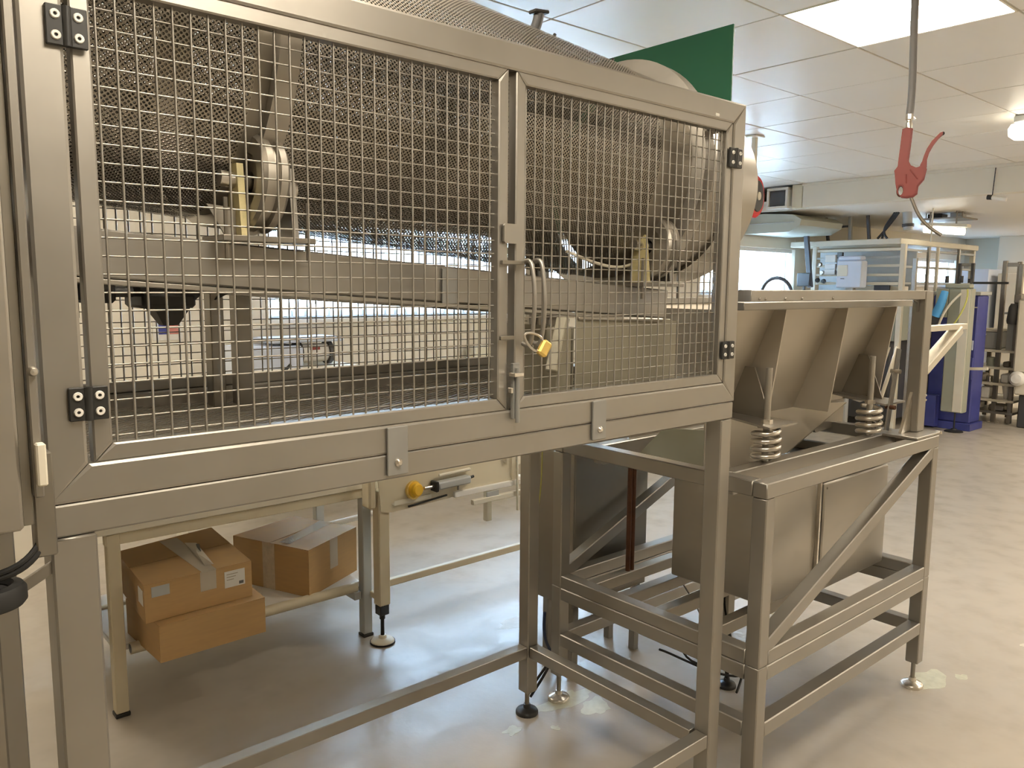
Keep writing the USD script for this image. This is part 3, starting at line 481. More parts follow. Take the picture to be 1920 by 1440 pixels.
wm = thing('extension_spring_arm', 'slanted bolted steel clamp arm between the hopper and the gantry column', 'arm', (2.93, 1.25, .98))
part(wm, 'arm_plate', bar((2.895, 1.262, .985), (2.955, 1.262, 1.28), .006, .03, .001, (1, 0, 0)), 'steel'); part(wm, 'bolt', cyl((2.93, 1.24, 1.20), (2.93, 1.275, 1.20), .008, 10), 'steel_bright'); part(wm, 'bolt', cyl((2.905, 1.24, 1.07), (2.905, 1.275, 1.07), .008, 10), 'copper_brown')
# control box slung under the stand top, rear cabinet, pipe, cables
cb = thing('control_box', 'flat steel control box with a proud door inside the hopper stand', 'control box', (2.6, 1.45, .478))
part(cb, 'box_body', B(2.17, 2.455, 1.285, 1.655, .500, .862, .004), 'steel_sheet'); part(cb, 'door_box', B(2.456, 2.962, 1.285, 1.655, .470, .862, .004), 'steel_sheet')
part(cb, 'door', B(2.474, 2.945, 1.266, 1.284, .478, .852, .005), 'steel_sheet'); part(cb, 'door_edge', B(2.458, 2.468, 1.272, 1.2845, .475, .858, .001), 'steel_bright')
for z in (.50, .84): part(cb, 'door_screw', disc_bolt((2.488, 1.266, z - .005), (0, -1, 0), .004, .003), 'steel_dark')
part(cb, 'mounting_strap', J(B(2.40, 2.43, 1.29, 1.65, .8625, .898, .002)), 'steel_dark'); part(cb, 'mounting_strap', J(B(2.90, 2.93, 1.29, 1.65, .8625, .898, .002)), 'steel_dark')
rc = thing('rear_cabinet', 'dark steel cabinet standing behind the hopper stand', 'cabinet', (2.28, 2.14, 0))
part(rc, 'cabinet_body', B(2.06, 2.48, 2.02, 2.21, .285, 1.02, .004), 'steel_dark'); part(rc, 'cabinet_side', B(2.052, 2.0595, 2.02, 2.21, .283, 1.02, .001), 'steel_dark')
for x in (2.07, 2.43):
    for y in (2.03, 2.17): part(rc, 'cabinet_leg', B(x, x + .03, y, y + .03, 0, .284, .002), 'steel_dark')
part(rc, 'cable_socket', J(cyl((2.50, 2.10, .62), (2.50, 2.10, .70), .022, 12), B(2.481, 2.53, 2.08, 2.12, .60, .72, .004)), 'black_plastic')
for k in range(2): solo('copper_pipe', cyl((2.128 + .021 * k, 1.815, .4775), (2.128 + .021 * k, 1.815, .923), .009, 12), 'copper_brown', ('right' if k else 'left') + ' one of two brown copper pipes rising inside the hopper stand', 'pipe', 'copper pipes in the hopper stand')
for k, (pts, r, lab) in enumerate([([(2.10, 1.55, .30), (2.14, 1.48, .24), (2.2, 1.44, .25), (2.3, 1.50, .33), (2.45, 1.56, .43)], .004, 'black cable looping under the control box towards the copper pipes'),
                                 ([(2.05, 1.60, .28), (2.14, 1.46, .23), (2.20, 1.36, .235), (2.32, 1.38, .30), (2.46, 1.45, .42)], .004, 'black cable looping under the control box nearest the left rail'),
                                 ([(2.15, 1.36, .19), (2.25, 1.40, .235), (2.36, 1.46, .30), (2.50, 1.52, .40)], .004, 'black cable sloping up from the floor side of the hopper stand'),
                                 ([(2.30, 1.72, .44), (2.36, 1.66, .30), (2.40, 1.64, .20), (2.42, 1.60, .02)], .003, 'thin grey cable hanging down between the stand cross bars')]):
    solo('stand_cable', tube(spline(pts, 26), r, 7), 'black_rubber' if k < 3 else 'grey_hose', lab, 'cable', 'cables inside the hopper stand', smooth=True)
solo('floor_cable', tube(spline([(1.93, 2.04, .30), (1.95, 2.06, .20), (2.02, 2.10, .10), (2.10, 2.12, .006), (2.25, 2.16, .006)], 24), .006, 8), 'dark_blue', 'dark blue cable curving to the floor behind the enclosure leg', 'cable')
for k in range(2): solo('foot_cable', tube(spline([(1.838, 2.012 + .015 * k, .012), (1.86, 2.0 + .02 * k, .05), (1.91, 1.99 + .01 * k, .12), (1.94, 1.985 + .012 * k, .216)], 16), .005, 7), 'black_rubber', ('front' if k == 0 else 'rear') + ' of two short black cables by the black levelling foot', 'cable', 'cables by the black foot')
solo('leg_wire', tube(spline([(1.86, 1.985, 1.00), (1.852, 1.982, .88), (1.845, 1.984, .76), (1.815, 1.986, .66)], 16), .0022, 6), 'yellow_wire', 'thin yellow wire hanging down between the enclosure leg and the hopper stand', 'wire')

# ============================================================ PACKING DESK AND CARTONS
dk = thing('packing_desk', 'cream metal desk frame with a tube shelf behind the enclosure', 'desk', (1.15, 3.15, 0))
part(dk, 'desk_top', B(.585, 1.69, 2.83, 3.62, .655, .685, .004), 'ivory_paint')
for y in (2.84, 3.58): part(dk, 'apron', B(.65, 1.64, y, y + .03, .615, .654, .002), 'cream_paint')
for x, y in ((.655, 2.835), (1.635, 2.845), (.61, 3.57), (1.73, 3.45)):
    part(dk, 'leg', B(x, x + .042, y, y + .042, .014, .654 if x < 1.7 else .60, .003), 'cream_paint' if x < 1 else 'grey_paint'); part(dk, 'leg_cap', B(x - .003, x + .045, y - .003, y + .045, 0, .0138, .002), 'black_plastic')
part(dk, 'side_board', B(.612, .622, 2.88, 3.56, .20, .64, .002), 'white_paint')
part(dk, 'side_slat', B(.600, .611, 2.88, 3.56, .33, .40, .002), 'cream_paint'); part(dk, 'side_slat', B(.600, .611, 2.88, 3.56, .22, .28, .002), 'cream_paint')
part(dk, 'shelf_rail', lathe([(.016, 0), (.021, 0), (.021, .90), (.016, .90), (.016, 0)], (.722, 2.885, .218), (1, 0, 0), 20), 'cream_paint')
part(dk, 'shelf_rail', lathe([(.016, 0), (.021, 0), (.021, 1.0), (.016, 1.0), (.016, 0)], (.70, 3.30, .218), (1, 0, 0), 20), 'cream_paint')
part(dk, 'tube_end', cyl((.7215, 2.885, .218), (.724, 2.885, .218), .0165, 18), 'black_plastic'); part(dk, 'shelf_board', B(.68, 1.66, 2.91, 3.45, .205, .2275, .002), 'white_paint')
part(dk, 'shelf_cross_rail', B(1.60, 1.632, 2.86, 3.45, .17, .204, .002), 'grey_paint')
def carton(name, P, z0, z1, lab, skew=0.0):
    """P: four plan corners, anticlockwise from the front left."""
    t = thing(name, lab, 'box', (*np.mean(P, 0), z0), 'cardboard boxes on the desk shelf'); P = [V3((*p, 0)) for p in P]; e = .004
    part(t, 'carton_body', hull([p + V3((0, 0, z)) for p in P for z in (z0, z1 - .004)]), 'cardboard', smooth=False)
    c = np.mean(P, 0); mid = lambda a, b, k=.5: a + (b - a) * k
    for (a, b, d, f) in ((P[0], P[1], mid(P[1], P[2], .495), mid(P[0], P[3], .495)), (mid(P[0], P[3], .505), mid(P[1], P[2], .505), P[2], P[3])):
        part(t, 'flap', hull([p + V3((0, 0, z)) for p in (a, b, d, f) for z in (z1 - .0035, z1)]), 'cardboard', smooth=False)
    return t, P
def on_face(a, b, z0, z1, k0, k1, out=.0012):                     # thin label on the upright face a-b
    d = b - a; n = np.cross(d / np.linalg.norm(d), (0, 0, 1)); return hull([a + d * k + n * o + V3((0, 0, z)) for k in (k0, k1) for z in (z0, z1) for o in (.0002, out)])
c1, P1 = carton('cardboard_box', [(.733, 2.72), (1.106, 2.73), (1.14, 3.22), (.755, 3.14)], .362, .495, 'taped cardboard box with a white address label, on top of another box')
part(c1, 'tape_strip', hull([V3(p) for p in ((.925, 2.716, .4965), (.975, 2.718, .4965), (.985, 3.17, .4965), (.915, 3.16, .4965), (.925, 2.716, .4955), (.975, 2.718, .4955))]), 'clear_tape', smooth=False)
part(c1, 'tape_tail', on_face(P1[0], P1[1], .425, .4955, .50, .65), 'clear_tape', smooth=False)
lb = part(c1, 'address_label', on_face(P1[0], P1[1], .415, .475, .73, .93), 'paper', label='white paper address label', smooth=False)
for k in range(3): part(lb, 'print_line', on_face(P1[0], P1[1], .462 - .010 * k, .465 - .010 * k, .75, .86 - .02 * k, .0016), 'tile_grid', smooth=False)
part(lb, 'print_block', on_face(P1[0], P1[1], .420, .431, .87, .915, .0016), 'ink_grey', smooth=False)
part(c1, 'sticker', on_face(P1[0], P1[1], .447, .483, .06, .22), 'grey_paint', smooth=False); part(c1, 'sticker', on_face(P1[3], P1[0], .415, .470, .80, .95), 'paper', smooth=False)
c2, P2 = carton('cardboard_box', [(.763, 2.680), (1.136, 2.690), (1.15, 3.05), (.745, 3.0)], .2285, .360, 'plain cardboard box sticking out of the shelf under the labelled box')
c3, P3 = carton('cardboard_box', [(1.405, 2.88), (1.712, 3.035), (1.57, 3.36), (1.245, 3.26)], .2285, .428, 'brown cardboard box turned askew at the right end of the shelf')
part(c3, 'tape_strip', hull([V3(p) for p in ((1.36, 3.05, .4295), (1.38, 3.00, .4295), (1.66, 3.16, .4295), (1.63, 3.22, .4295), (1.36, 3.05, .4285), (1.66, 3.16, .4285))]), 'clear_tape', smooth=False)
part(c3, 'tape_tail', on_face(P3[0], P3[1], .30, .427, .42, .58), 'clear_tape', smooth=False); part(c3, 'tape_tail', on_face(P3[3], P3[0], .2290, .427, .40, .56, .001), 'tape', smooth=False)
pk = thing('packing_tape_roll', 'crumpled strip of clear tape lying on the labelled box', 'tape', (1.0, 2.9, .4975))
part(pk, 'tape_fold', J(hull([(.955, 2.78, .498), (.985, 2.77, .498), (1.02, 3.05, .498), (.985, 3.08, .498), (.97, 2.9, .510)])), 'clear_tape', smooth=False)
part(pk, 'tape_core', bar((.99, 2.93, .501), (1.015, 3.02, .501), .012, .004, .001), 'charcoal', smooth=False)

# ============================================================ CREAM CONVEYOR STAND
cv = thing('conveyor_frame', 'cream painted conveyor end frame on a round levelling foot', 'conveyor', (2.1, 2.9, 0))
part(cv, 'leg', B(1.648, 1.700, 2.735, 2.787, .168, .66, .004), 'cream_paint'); part(cv, 'leg', B(3.20, 3.252, 2.735, 2.787, .168, .66, .004), 'cream_paint')
part(cv, 'leg_sleeve', J(B(1.652, 1.696, 2.739, 2.783, .125, .1675, .003), cyl((1.674, 2.761, .105), (1.674, 2.761, .126), .012, 12)), 'black_plastic')
levelling_foot(cv, 1.674, 2.761, .108, .050, 'ivory_paint', 'black_plastic'); part(cv, 'foot_pad', ring(.001, .053, 0, .0075, (1.674, 2.761, 0), (0, 0, 1), 28), 'black_rubber')
levelling_foot(cv, 3.226, 2.761, .17, .050, 'ivory_paint', 'black_plastic')
part(cv, 'end_plate', prism([(1.640, .735), (1.655, .575), (1.705, .565), (2.00, .575), (2.06, .585), (2.40, .590), (2.40, .740)], (0, 2.732, 0), (1, 0, 0), (0, 0, 1), .0035 * -1 + .007), 'cream_paint', smooth=False)
part(cv, 'end_cap', B(1.605, 1.640, 2.735, 2.80, .59, .735, .008), 'cream_paint')
part(cv, 'belt_bed', B(1.66, 2.62, 2.80, 3.10, .64, .70, .005), 'ivory_paint'); part(cv, 'belt', hull([(2.10, 2.795, .7015), (2.62, 2.795, .7015), (2.62, 3.10, .7015), (2.10, 3.10, .7015), (2.10, 2.795, .706), (2.62, 2.795, .706), (2.62, 3.10, .706), (2.10, 3.10, .706)]), 'white_paint', smooth=False)
part(cv, 'guide_rail', bar((2.12, 2.722, .535), (2.55, 2.722, .535), .022, .024), 'ivory_paint'); part(cv, 'guide_rail', B(2.02, 2.50, 2.715, 2.731, .575, .60, .002), 'white_paint')
part(cv, 'handle_bar', hull([(1.715, 2.722, .592), (1.90, 2.722, .592), (1.715, 2.722, .612), (1.90, 2.722, .612), (1.705, 2.728, .602), (1.715, 2.731, .592), (1.90, 2.731, .612)]), 'ivory_paint', smooth=False)
part(cv, 'slot_rod', bar((1.785, 2.726, .576), (1.985, 2.726, .592), .008, .007, .001), 'black_plastic')
part(cv, 'stretcher', bar((1.70, 2.761, .255), (3.20, 2.761, .255), .026, .030), 'cream_paint'); part(cv, 'stretcher', cyl((1.63, 3.39, .338), (3.2, 3.39, .40), .014, 14), 'white_paint')
part(cv, 'cross_stretcher', bar((1.676, 2.79, .188), (1.676, 3.36, .188), .020, .026), 'cream_paint')
part(cv, 'stub_post', B(2.27, 2.30, 2.80, 2.83, .40, .639, .002), 'ivory_paint')
kb = part(cv, 'adjusting_knob', lathe([(.034, 0), (.034, .014), (.028, .020), (.028, .034), (.022, .040), (1e-5, .040)], (1.812, 2.732, .643), (.15, -1, .12), 28), 'yellow_plastic', label='yellow knob')
part(cv, 'knob_ring', ring(.032, .040, 0, .012, (1.810, 2.731, .643), (.15, -1, .12), 28), 'brass')
ac = part(cv, 'air_cylinder', J(bar((1.915, 2.705, .648), (2.09, 2.705, .652), .040, .034, .006)), 'grey_paint', label='grey air cylinder')
part(ac, 'cylinder_rod', cyl((1.852, 2.705, .647), (1.916, 2.705, .648), .008, 12), 'steel_bright'); part(ac, 'cylinder_cap', J(bar((1.898, 2.705, .648), (1.914, 2.705, .648), .046, .044, .003)), 'black_plastic')
part(ac, 'tie_bar', bar((1.93, 2.71, .690), (2.10, 2.71, .694), .014, .012), 'ivory_paint'); part(ac, 'air_fitting', cyl((2.09, 2.705, .655), (2.115, 2.705, .660), .006, 10), 'black_plastic'); part(ac, 'air_fitting', cyl((2.03, 2.705, .612), (2.03, 2.705, .632), .005, 10), 'steel_dark')
part(cv, 'hanging_rod', cyl((2.365, 2.70, .735), (2.372, 2.70, .46), .006, 10), 'ivory_paint'); part(cv, 'hanging_rod', cyl((2.395, 2.70, .735), (2.395, 2.70, .45), .006, 10), 'ivory_paint')
part(cv, 'sensor', B(2.31, 2.345, 2.69, 2.705, .725, .745, .003), 'black_plastic'); part(cv, 'rail_plate', B(2.20, 2.27, 2.714, 2.7205, .54, .57, .001), 'grey_paint', smooth=False)

# ============================================================ WORK COUNTER SEEN THROUGH THE MESH
wc = thing('work_counter', 'long cream work counter along the window wall behind the enclosure', 'counter', (3.3, 4.66, 0))
part(wc, 'counter_top', B(1.35, 5.4, 4.44, 4.88, .816, .856, .004), 'ivory_paint'); part(wc, 'counter_front', B(1.40, 5.35, 4.60, 4.63, .50, .815, .003), 'wall_paint')
for x in (1.40, 2.70, 4.00, 5.30): part(wc, 'counter_leg', B(x, x + .05, 4.46, 4.51, 0, .815, .003), 'ivory_paint')
KSC = 1.11
bd = thing('label_printer', 'pale blue grey bench machine with dark end rollers on the counter', 'machine', (1.85, 4.15, .92))
part(bd, 'machine_body', B(1.62, 1.98, 4.05, 4.35, .9205, 1.16, .015), 'pale_blue'); part(bd, 'machine_base', B(1.66, 2.30, 4.02, 4.38, .9205, 1.04, .008), 'ivory_paint'); part(bd, 'paper_roll', cyl((1.99, 4.15, 1.11), (2.17, 4.15, 1.11), .052, 24), 'paper')
for x in (1.985, 2.172): part(bd, 'end_roller', cyl((x - .012, 4.15, 1.11), (x + .012, 4.15, 1.11), .068, 24), 'charcoal')
part(bd, 'red_mark', B(2.04, 2.10, 4.095, 4.0975, 1.13, 1.145, .0005), 'red_plastic', smooth=False); part(bd, 'machine_cover', B(1.80, 2.24, 4.07, 4.33, 1.175, 1.20, .008), 'pale_blue')
for x in (1.84, 2.20): part(bd, 'cover_post', B(x - .008, x + .008, 4.22, 4.236, 1.04, 1.176, .001), 'pale_blue')
dt = thing('tape_dispenser', 'small dark canister standing at the front edge of the counter', 'canister', (1.83, 3.99, .92)); part(dt, 'canister', lathe([(1e-5, 0), (.03, 0), (.032, .01), (.032, .10), (.022, .115), (1e-5, .115)], (1.835, 4.0, .9205), n=24), 'charcoal'); part(dt, 'spout', cyl((1.835, 4.0, 1.03), (1.875, 4.0, 1.065), .008, 10), 'black_plastic')
gl = thing('glass_beaker', 'small clear plastic beaker on the counter beside the dark canister', 'beaker', (2.40, 4.0, .92)); part(gl, 'beaker', lathe([(1e-5, 0), (.035, 0), (.042, .09), (.039, .09), (.033, .004), (1e-5, .004)], (2.36, 4.0, .9205), n=28), 'clear_plastic'); part(gl, 'beaker_lid', ring(.001, .046, .0905, .10, (2.36, 4.0, .9205), (0, 0, 1), 28), 'pale_blue')
yl = solo('yellow_tray', B(3.3, 3.85, 4.02, 4.25, .9205, .96, .008), 'yellow_bracket', 'pale yellow tray on the counter near the right mesh door', 'tray')
gb = solo('grey_crate', J(B(3.35, 3.75, 4.27, 4.38, .9205, 1.08, .01)), 'wall_grey', 'dull beige crate on the counter behind the yellow tray', 'crate')
KSC = 1.0
fg = thing('wall_sign', 'small white wall notice with a blue and a red block', 'sign', (1.525, 4.895, 1.16)); part(fg, 'notice_sheet', B(1.44, 1.61, 4.893, 4.8985, 1.16, 1.29, .0005), 'paper', smooth=False); part(fg, 'blue_block', B(1.472, 1.528, 4.8915, 4.8928, 1.195, 1.253, .0003), 'blue_paint', smooth=False); part(fg, 'red_block', B(1.534, 1.585, 4.8915, 4.8928, 1.195, 1.253, .0003), 'faded_red', smooth=False)

# ============================================================ AIR GUN AND HOSE
GP, gr, gn = V3((2.32, 1.0, 0)), V3((math.cos(1.18), -math.sin(1.18), 0)), V3((math.sin(1.18), math.cos(1.18), 0))
G = lambda s, z, d=0: GP + gr * s + V3((0, 0, z)) + gn * d
ag = thing('air_gun', 'red air blow gun with a curved trigger hanging from the ceiling hose', 'air gun', (2.32, 1.0, 1.75))
from shapely.geometry import Polygon
body = Polygon([(-.0209, 1.939), (-.0104, 1.9425), (.0058, 1.9384), (.0034, 1.8911), (.0006, 1.8508), (.0067, 1.8388), (.0204, 1.8322), (.0308, 1.836), (.042, 1.838), (.0471, 1.8264), (.0423, 1.7992), (.029, 1.781), (.0276, 1.7607), (.0175, 1.7524), (.0016, 1.7501), (-.012, 1.7522), (-.0237, 1.7659), (-.0293, 1.7911), (-.032, 1.8133), (-.0342, 1.8266), (-.0267, 1.8379), (-.0234, 1.8929)]).buffer(.002).buffer(-.002)
hole = Polygon([(-.0150 + .0065 * math.cos(a), 1.7715 + .0125 * math.sin(a)) for a in np.linspace(0, 2 * math.pi, 20)[:-1]])
tg = Polygon([(.029, 1.838), (.0339, 1.8487), (.0369, 1.8629), (.0435, 1.8826), (.054, 1.9019), (.0661, 1.9152), (.0733, 1.9232), (.0802, 1.9253), (.0802, 1.917), (.0705, 1.9078), (.0587, 1.8901), (.0495, 1.8707), (.0455, 1.8523), (.0465, 1.832)])
def slab(poly, d, ch):                                            # bevelled extrusion about the gun's middle plane
    ms = []
    for b, dd in ((0, d - ch), (-ch * .45, d - ch * .4), (-ch, d)):
        g = poly.buffer(b)
        for gg in getattr(g, 'geoms', [g]): ms.append(prism(gg, GP - gn * dd, gr, (0, 0, 1), -2 * dd) if False else prism(gg, GP + gn * dd, gr, (0, 0, 1), 2 * dd))
    return J(*ms)
part(ag, 'gun_body', slab(body.difference(hole), .013, .004), 'red_plastic', smooth=30); part(ag, 'trigger', slab(tg, .007, .0015), 'red_plastic', smooth=30)
part(ag, 'trigger_tip', ball(G(.079, 1.921), .0055), 'black_plastic'); part(ag, 'hang_ring', tube([G(-.0150 + .0085 * math.cos(a), 1.7715 + .0145 * math.sin(a)) for a in np.linspace(0, 2 * math.pi, 25)[:-1]], .003, 8, closed=True), 'copper_brown')
part(ag, 'nozzle', tube(spline([G(.010, 1.757), G(.0247, 1.7229), G(.0412, 1.6931), G(.0667, 1.6661), G(.0942, 1.6465)], 20), .0048, 10), 'steel_dark')
part(ag, 'hose_fitting', J(lathe([(1e-5, 0), (.009, 0), (.009, .014), (.0075, .016), (.0075, .022), (.0105, .024), (.0105, .038), (1e-5, .038)], G(-.005, 1.941), (0, 0, 1), 8)), 'steel_bright'); part(ag, 'clip', J(bar(G(.004, 1.972), G(.012, 1.964), .006, .006)), 'steel_bright')
part(ag, 'side_ridge', bar(G(.005, 1.828, -.014), G(.026, 1.800, -.014), .003, .003), 'red_plastic'); part(ag, 'side_ridge', bar(G(-.004, 1.815, -.014), G(-.002, 1.790, -.014), .003, .003), 'red_plastic')
ah = thing('air_hose', 'grey air hose hanging down from the ceiling to the red air gun', 'hose', (2.32, 1.0, 1.98))
part(ah, 'hose', tube(spline([G(-.005, 1.978), G(-.0042, 1.995), G(-.0065, 2.14), G(-.0106, 2.281), G(-.013, 2.40), G(-.013, ZC - .002)], 24), .0098, 12), 'grey_hose')
part(ah, 'ceiling_gland', lathe([(.010, 0), (.022, 0), (.022, .012), (.010, .012)], G(-.013, ZC - .0125), (0, 0, 1), 18), 'grey_paint')
# red hose reel hung from the ceiling
rn = V3((.2, -.98, 0)); rl = thing('hose_reel', 'round red hose reel with a black centre hanging beyond the drum end', 'hose reel', (4.775, 3.0, 1.96))
rcx = V3((4.78, 3.075, 2.105)); part(rl, 'reel_case', lathe([(1e-5, -.06), (.12, -.06), (.142, -.04), (.142, .02), (.128, .035), (.10, .035)], rcx, rn, 40), 'red_reel'); part(rl, 'reel_disc', lathe([(.104, .036), (.10, .042), (.04, .045), (1e-5, .045)], rcx, rn, 36), 'charcoal'); part(rl, 'hub', lathe([(.028, .0455), (.026, .052), (.012, .055), (1e-5, .055)], rcx, rn, 24), 'ivory_paint'); part(rl, 'hanger', J(B(4.765, 4.795, 3.06, 3.09, 2.245, ZC - .003, .003), B(4.72, 4.83, 3.03, 3.12, ZC - .012, ZC - .0025, .002)), 'ivory_paint')

# ============================================================ FAR SIDE OF THE ROOM
bl = thing('bulkhead_lamp', 'glowing oval ceiling lamp with a grey base near the right edge', 'light', (5.35, 1.60, 2.35))
part(bl, 'lamp_base', B(5.30, 5.40, 1.52, 1.705, 2.455, 2.4995, .008), 'grey_paint'); part(bl, 'lamp_glass', hull([(5.35 + .075 * math.cos(a) * k, 1.60 + .145 * math.sin(a) * k, z) for a in np.linspace(0, 2 * math.pi, 28)[:-1] for k, z in ((.9, 2.454), (1, 2.43), (.97, 2.39), (.75, 2.365))]), 'lamp_tube')
bw = thing('tube_lamp', 'long glowing tube lamp hanging under the low ceiling above the packing machine', 'light', (8.6, 3.3, 2.1))
part(bw, 'lamp_tube', cyl((8.6, 3.50, 2.10), (8.6, 3.12, 2.06), .035, 14), 'lamp_tube'); part(bw, 'lamp_tray', bar((8.6, 3.52, 2.155), (8.6, 3.08, 2.115), .11, .03), 'ivory_paint')
for y in (3.45, 3.2): part(bw, 'hanger_rod', cyl((8.6, y, 2.14), (8.6, y, ZL - .001), .008, 8), 'steel_dark')
pm = thing('packing_machine', 'tall cream framed packing machine with a flat canopy on top in the far background', 'machine', (9.3, 3.9, 0))
part(pm, 'canopy', B(8.30, 10.40, 3.60, 4.82, 1.945, 2.005, .006), 'ivory_paint')
for x, y, w, m in ((8.30, 4.50, .05, 'ivory_paint'), (8.30, 3.55, .05, 'ivory_paint'), (8.98, 3.585, .03, 'steel'), (9.22, 3.585, .03, 'ivory_paint'), (9.80, 3.585, .03, 'steel'), (10.33, 3.62, .05, 'ivory_paint'), (10.33, 4.75, .05, 'ivory_paint'), (8.32, 3.44, .04, 'steel')):
    part(pm, 'post', B(x, x + w, y, y + w, .02 if w > .03 else 1.25, 1.944 if y > 3.5 else 1.80, .004), m)
for z, h, m in ((1.895, .03, 'ivory_paint'), (1.815, .022, 'grey_paint'), (1.73, .026, 'ivory_paint'), (1.635, .026, 'ivory_paint'), (1.545, .03, 'ivory_paint')): part(pm, 'rail', B(8.305, 8.335, 3.601, 4.499, z - h / 2, z + h / 2, .003), m)
for z in (1.895, 1.72, 1.55): part(pm, 'rail', B(8.36, 10.32, 3.61, 3.635, z - .012, z + .012, .003), 'grey_paint')
part(pm, 'back_panel', B(8.75, 8.77, 3.62, 4.70, 1.0, 1.90, .003), 'grey_paint'); part(pm, 'machine_bed', B(8.35, 10.3, 3.62, 4.70, .95, 1.46, .01), 'grey_green'); part(pm, 'plinth', B(8.40, 10.2, 3.68, 4.65, .10, .949, .01), 'charcoal')
for y0, y1, z0, z1 in ((4.26, 4.38, 1.77, 1.85), (4.26, 4.38, 1.70, 1.755), (4.26, 4.38, 1.64, 1.695)): part(pm, 'guide_block', B(8.26, 8.30, y0, y1, z0, z1, .004), 'white_paint')
for z in (1.845, 1.745, 1.655): part(pm, 'dark_block', B(8.27, 8.303, 4.19, 4.25, z - .03, z + .03, .004), 'black_plastic')
for y, z in ((4.45, 1.75), (4.42, 1.66), (4.47, 1.58), (4.40, 1.57)): part(pm, 'knob', lathe([(1e-5, .03), (.02, .028), (.026, 0)], (8.30, y, z), (-1, 0, 0), 12), 'steel_bright' if z > 1.6 else 'black_plastic')
part(pm, 'dark_slot', B(8.33, 8.36, 3.70, 3.86, 1.47, 1.53, .003), 'black_plastic'); part(pm, 'product_tray', B(8.40, 8.60, 3.62, 4.20, 1.475, 1.52, .004), 'ivory_paint')
pbx = thing('machine_screen_box', 'pale blue control box with a cream square plate on the packing machine', 'control box', (8.22, 4.03, 1.46)); part(pbx, 'box_body', B(8.12, 8.25, 3.90, 4.17, 1.50, 1.78, .01), 'pale_blue'); part(pbx, 'pedestal', B(8.16, 8.22, 4.0, 4.08, 0, 1.499, .004), 'grey_paint'); part(pbx, 'box_top', B(8.14, 8.25, 3.92, 4.17, 1.781, 1.83, .012), 'pale_blue'); part(pbx, 'plate', B(8.112, 8.119, 4.05, 4.16, 1.62, 1.735, .002), 'ivory_paint'); part(pbx, 'slot', B(8.114, 8.119, 4.08, 4.12, 1.59, 1.598, .001), 'charcoal', smooth=False)
mo = thing('monitor', 'black flat monitor standing at the left of the packing machine', 'monitor', (8.0, 4.47, 1.2)); part(mo, 'screen', B(7.99, 8.02, 4.39, 4.545, 1.51, 1.655, .006), 'black_plastic'); part(mo, 'stand', B(8.0, 8.02, 4.455, 4.48, 1.21, 1.51, .003), 'charcoal'); part(mo, 'bezel', B(7.985, 7.9895, 4.40, 4.535, 1.522, 1.643, .001), 'charcoal')
sp = thing('hose_coil_wheel', 'dark curved hose arching over the hopper head beam in the background', 'hose', (7.5, 4.49, 1.2)); part(sp, 'hose_arch', tube([(7.5, 4.49 - .17 * math.cos(a), 1.43 + .165 * math.sin(a)) for a in np.linspace(.15, math.pi - .1, 26)], .018, 8), 'charcoal'); part(sp, 'arch_base', B(7.42, 7.58, 4.30, 4.68, 1.20, 1.44, .01), 'ivory_paint')
sb = thing('side_bench', 'cream bench carrying the monitor and the hose arch', 'bench', (7.7, 4.45, 0)); part(sb, 'bench_top', B(7.3, 8.15, 4.2, 4.82, 1.15, 1.199, .004), 'ivory_paint')
for x in (7.32, 8.09):
    for y in (4.22, 4.76): part(sb, 'bench_leg', B(x, x + .04, y, y + .04, 0, 1.149, .003), 'ivory_paint')
lc = thing('cream_machine_column', 'tall grey cream column of the blue machine standing on a black round foot', 'column', (8.9, 3.2, 0))
part(lc, 'column_body', B(8.86, 8.98, 3.10, 3.32, .21, 1.50, .01), 'grey_green'); part(lc, 'column_face', B(8.852, 8.8595, 3.11, 3.20, .22, 1.49, .002), 'ivory_paint'); levelling_foot(lc, 8.92, 3.19, .22, .09, 'black_plastic', 'black_plastic')
part(lc, 'column_head', B(8.86, 8.98, 3.12, 3.36, 1.501, 1.55, .01), 'grey_green'); part(lc, 'head_bracket', B(8.85, 8.88, 3.32, 3.44, 1.20, 1.50, .004), 'grey_green')
for y, z in ((3.14, 1.57), (3.22, 1.60), (3.36, 1.60)): part(lc, 'fitting', J(cyl((8.9, y, 1.561), (8.9, y, z + .03), .018, 10)), 'black_plastic')
part(lc, 'blue_nozzle', tube(spline([(8.74, 3.31, 1.47), (8.72, 3.33, 1.36), (8.72, 3.38, 1.22)], 12), np.linspace(.035, .05, 12), 12), 'bright_blue'); part(lc, 'dark_chute', hull([(8.72, 3.33, 1.23), (8.72, 3.45, 1.23), (8.80, 3.33, 1.23), (8.80, 3.45, 1.23), (8.74, 3.40, 1.05), (8.74, 3.48, 1.05), (8.80, 3.48, 1.05), (8.80, 3.40, 1.05)]), 'charcoal', smooth=False)
part(lc, 'yellow_hose', tube(spline([(8.80, 3.12, 1.49), (8.74, 3.10, 1.38), (8.73, 3.14, 1.25), (8.74, 3.21, 1.13)], 16), .008, 8), 'yellow_wire'); part(lc, 'pale_hose', tube(spline([(8.78, 3.17, 1.45), (8.72, 3.27, 1.30), (8.72, 3.34, 1.12)], 14), .012, 8), 'ivory_paint')
bm = thing('blue_machine', 'dark blue steel machine cabinet behind the cream column', 'machine', (9.4, 3.32, 0)); part(bm, 'blue_cabinet', B(9.08, 9.36, 3.10, 3.55, .08, 1.43, .012), 'blue_paint'); part(bm, 'blue_base', B(9.05, 9.40, 3.08, 3.60, 0, .079, .005), 'blue_paint'); part(bm, 'top_trim', B(9.06, 9.38, 3.08, 3.55, 1.431, 1.47, .006), 'grey_paint')
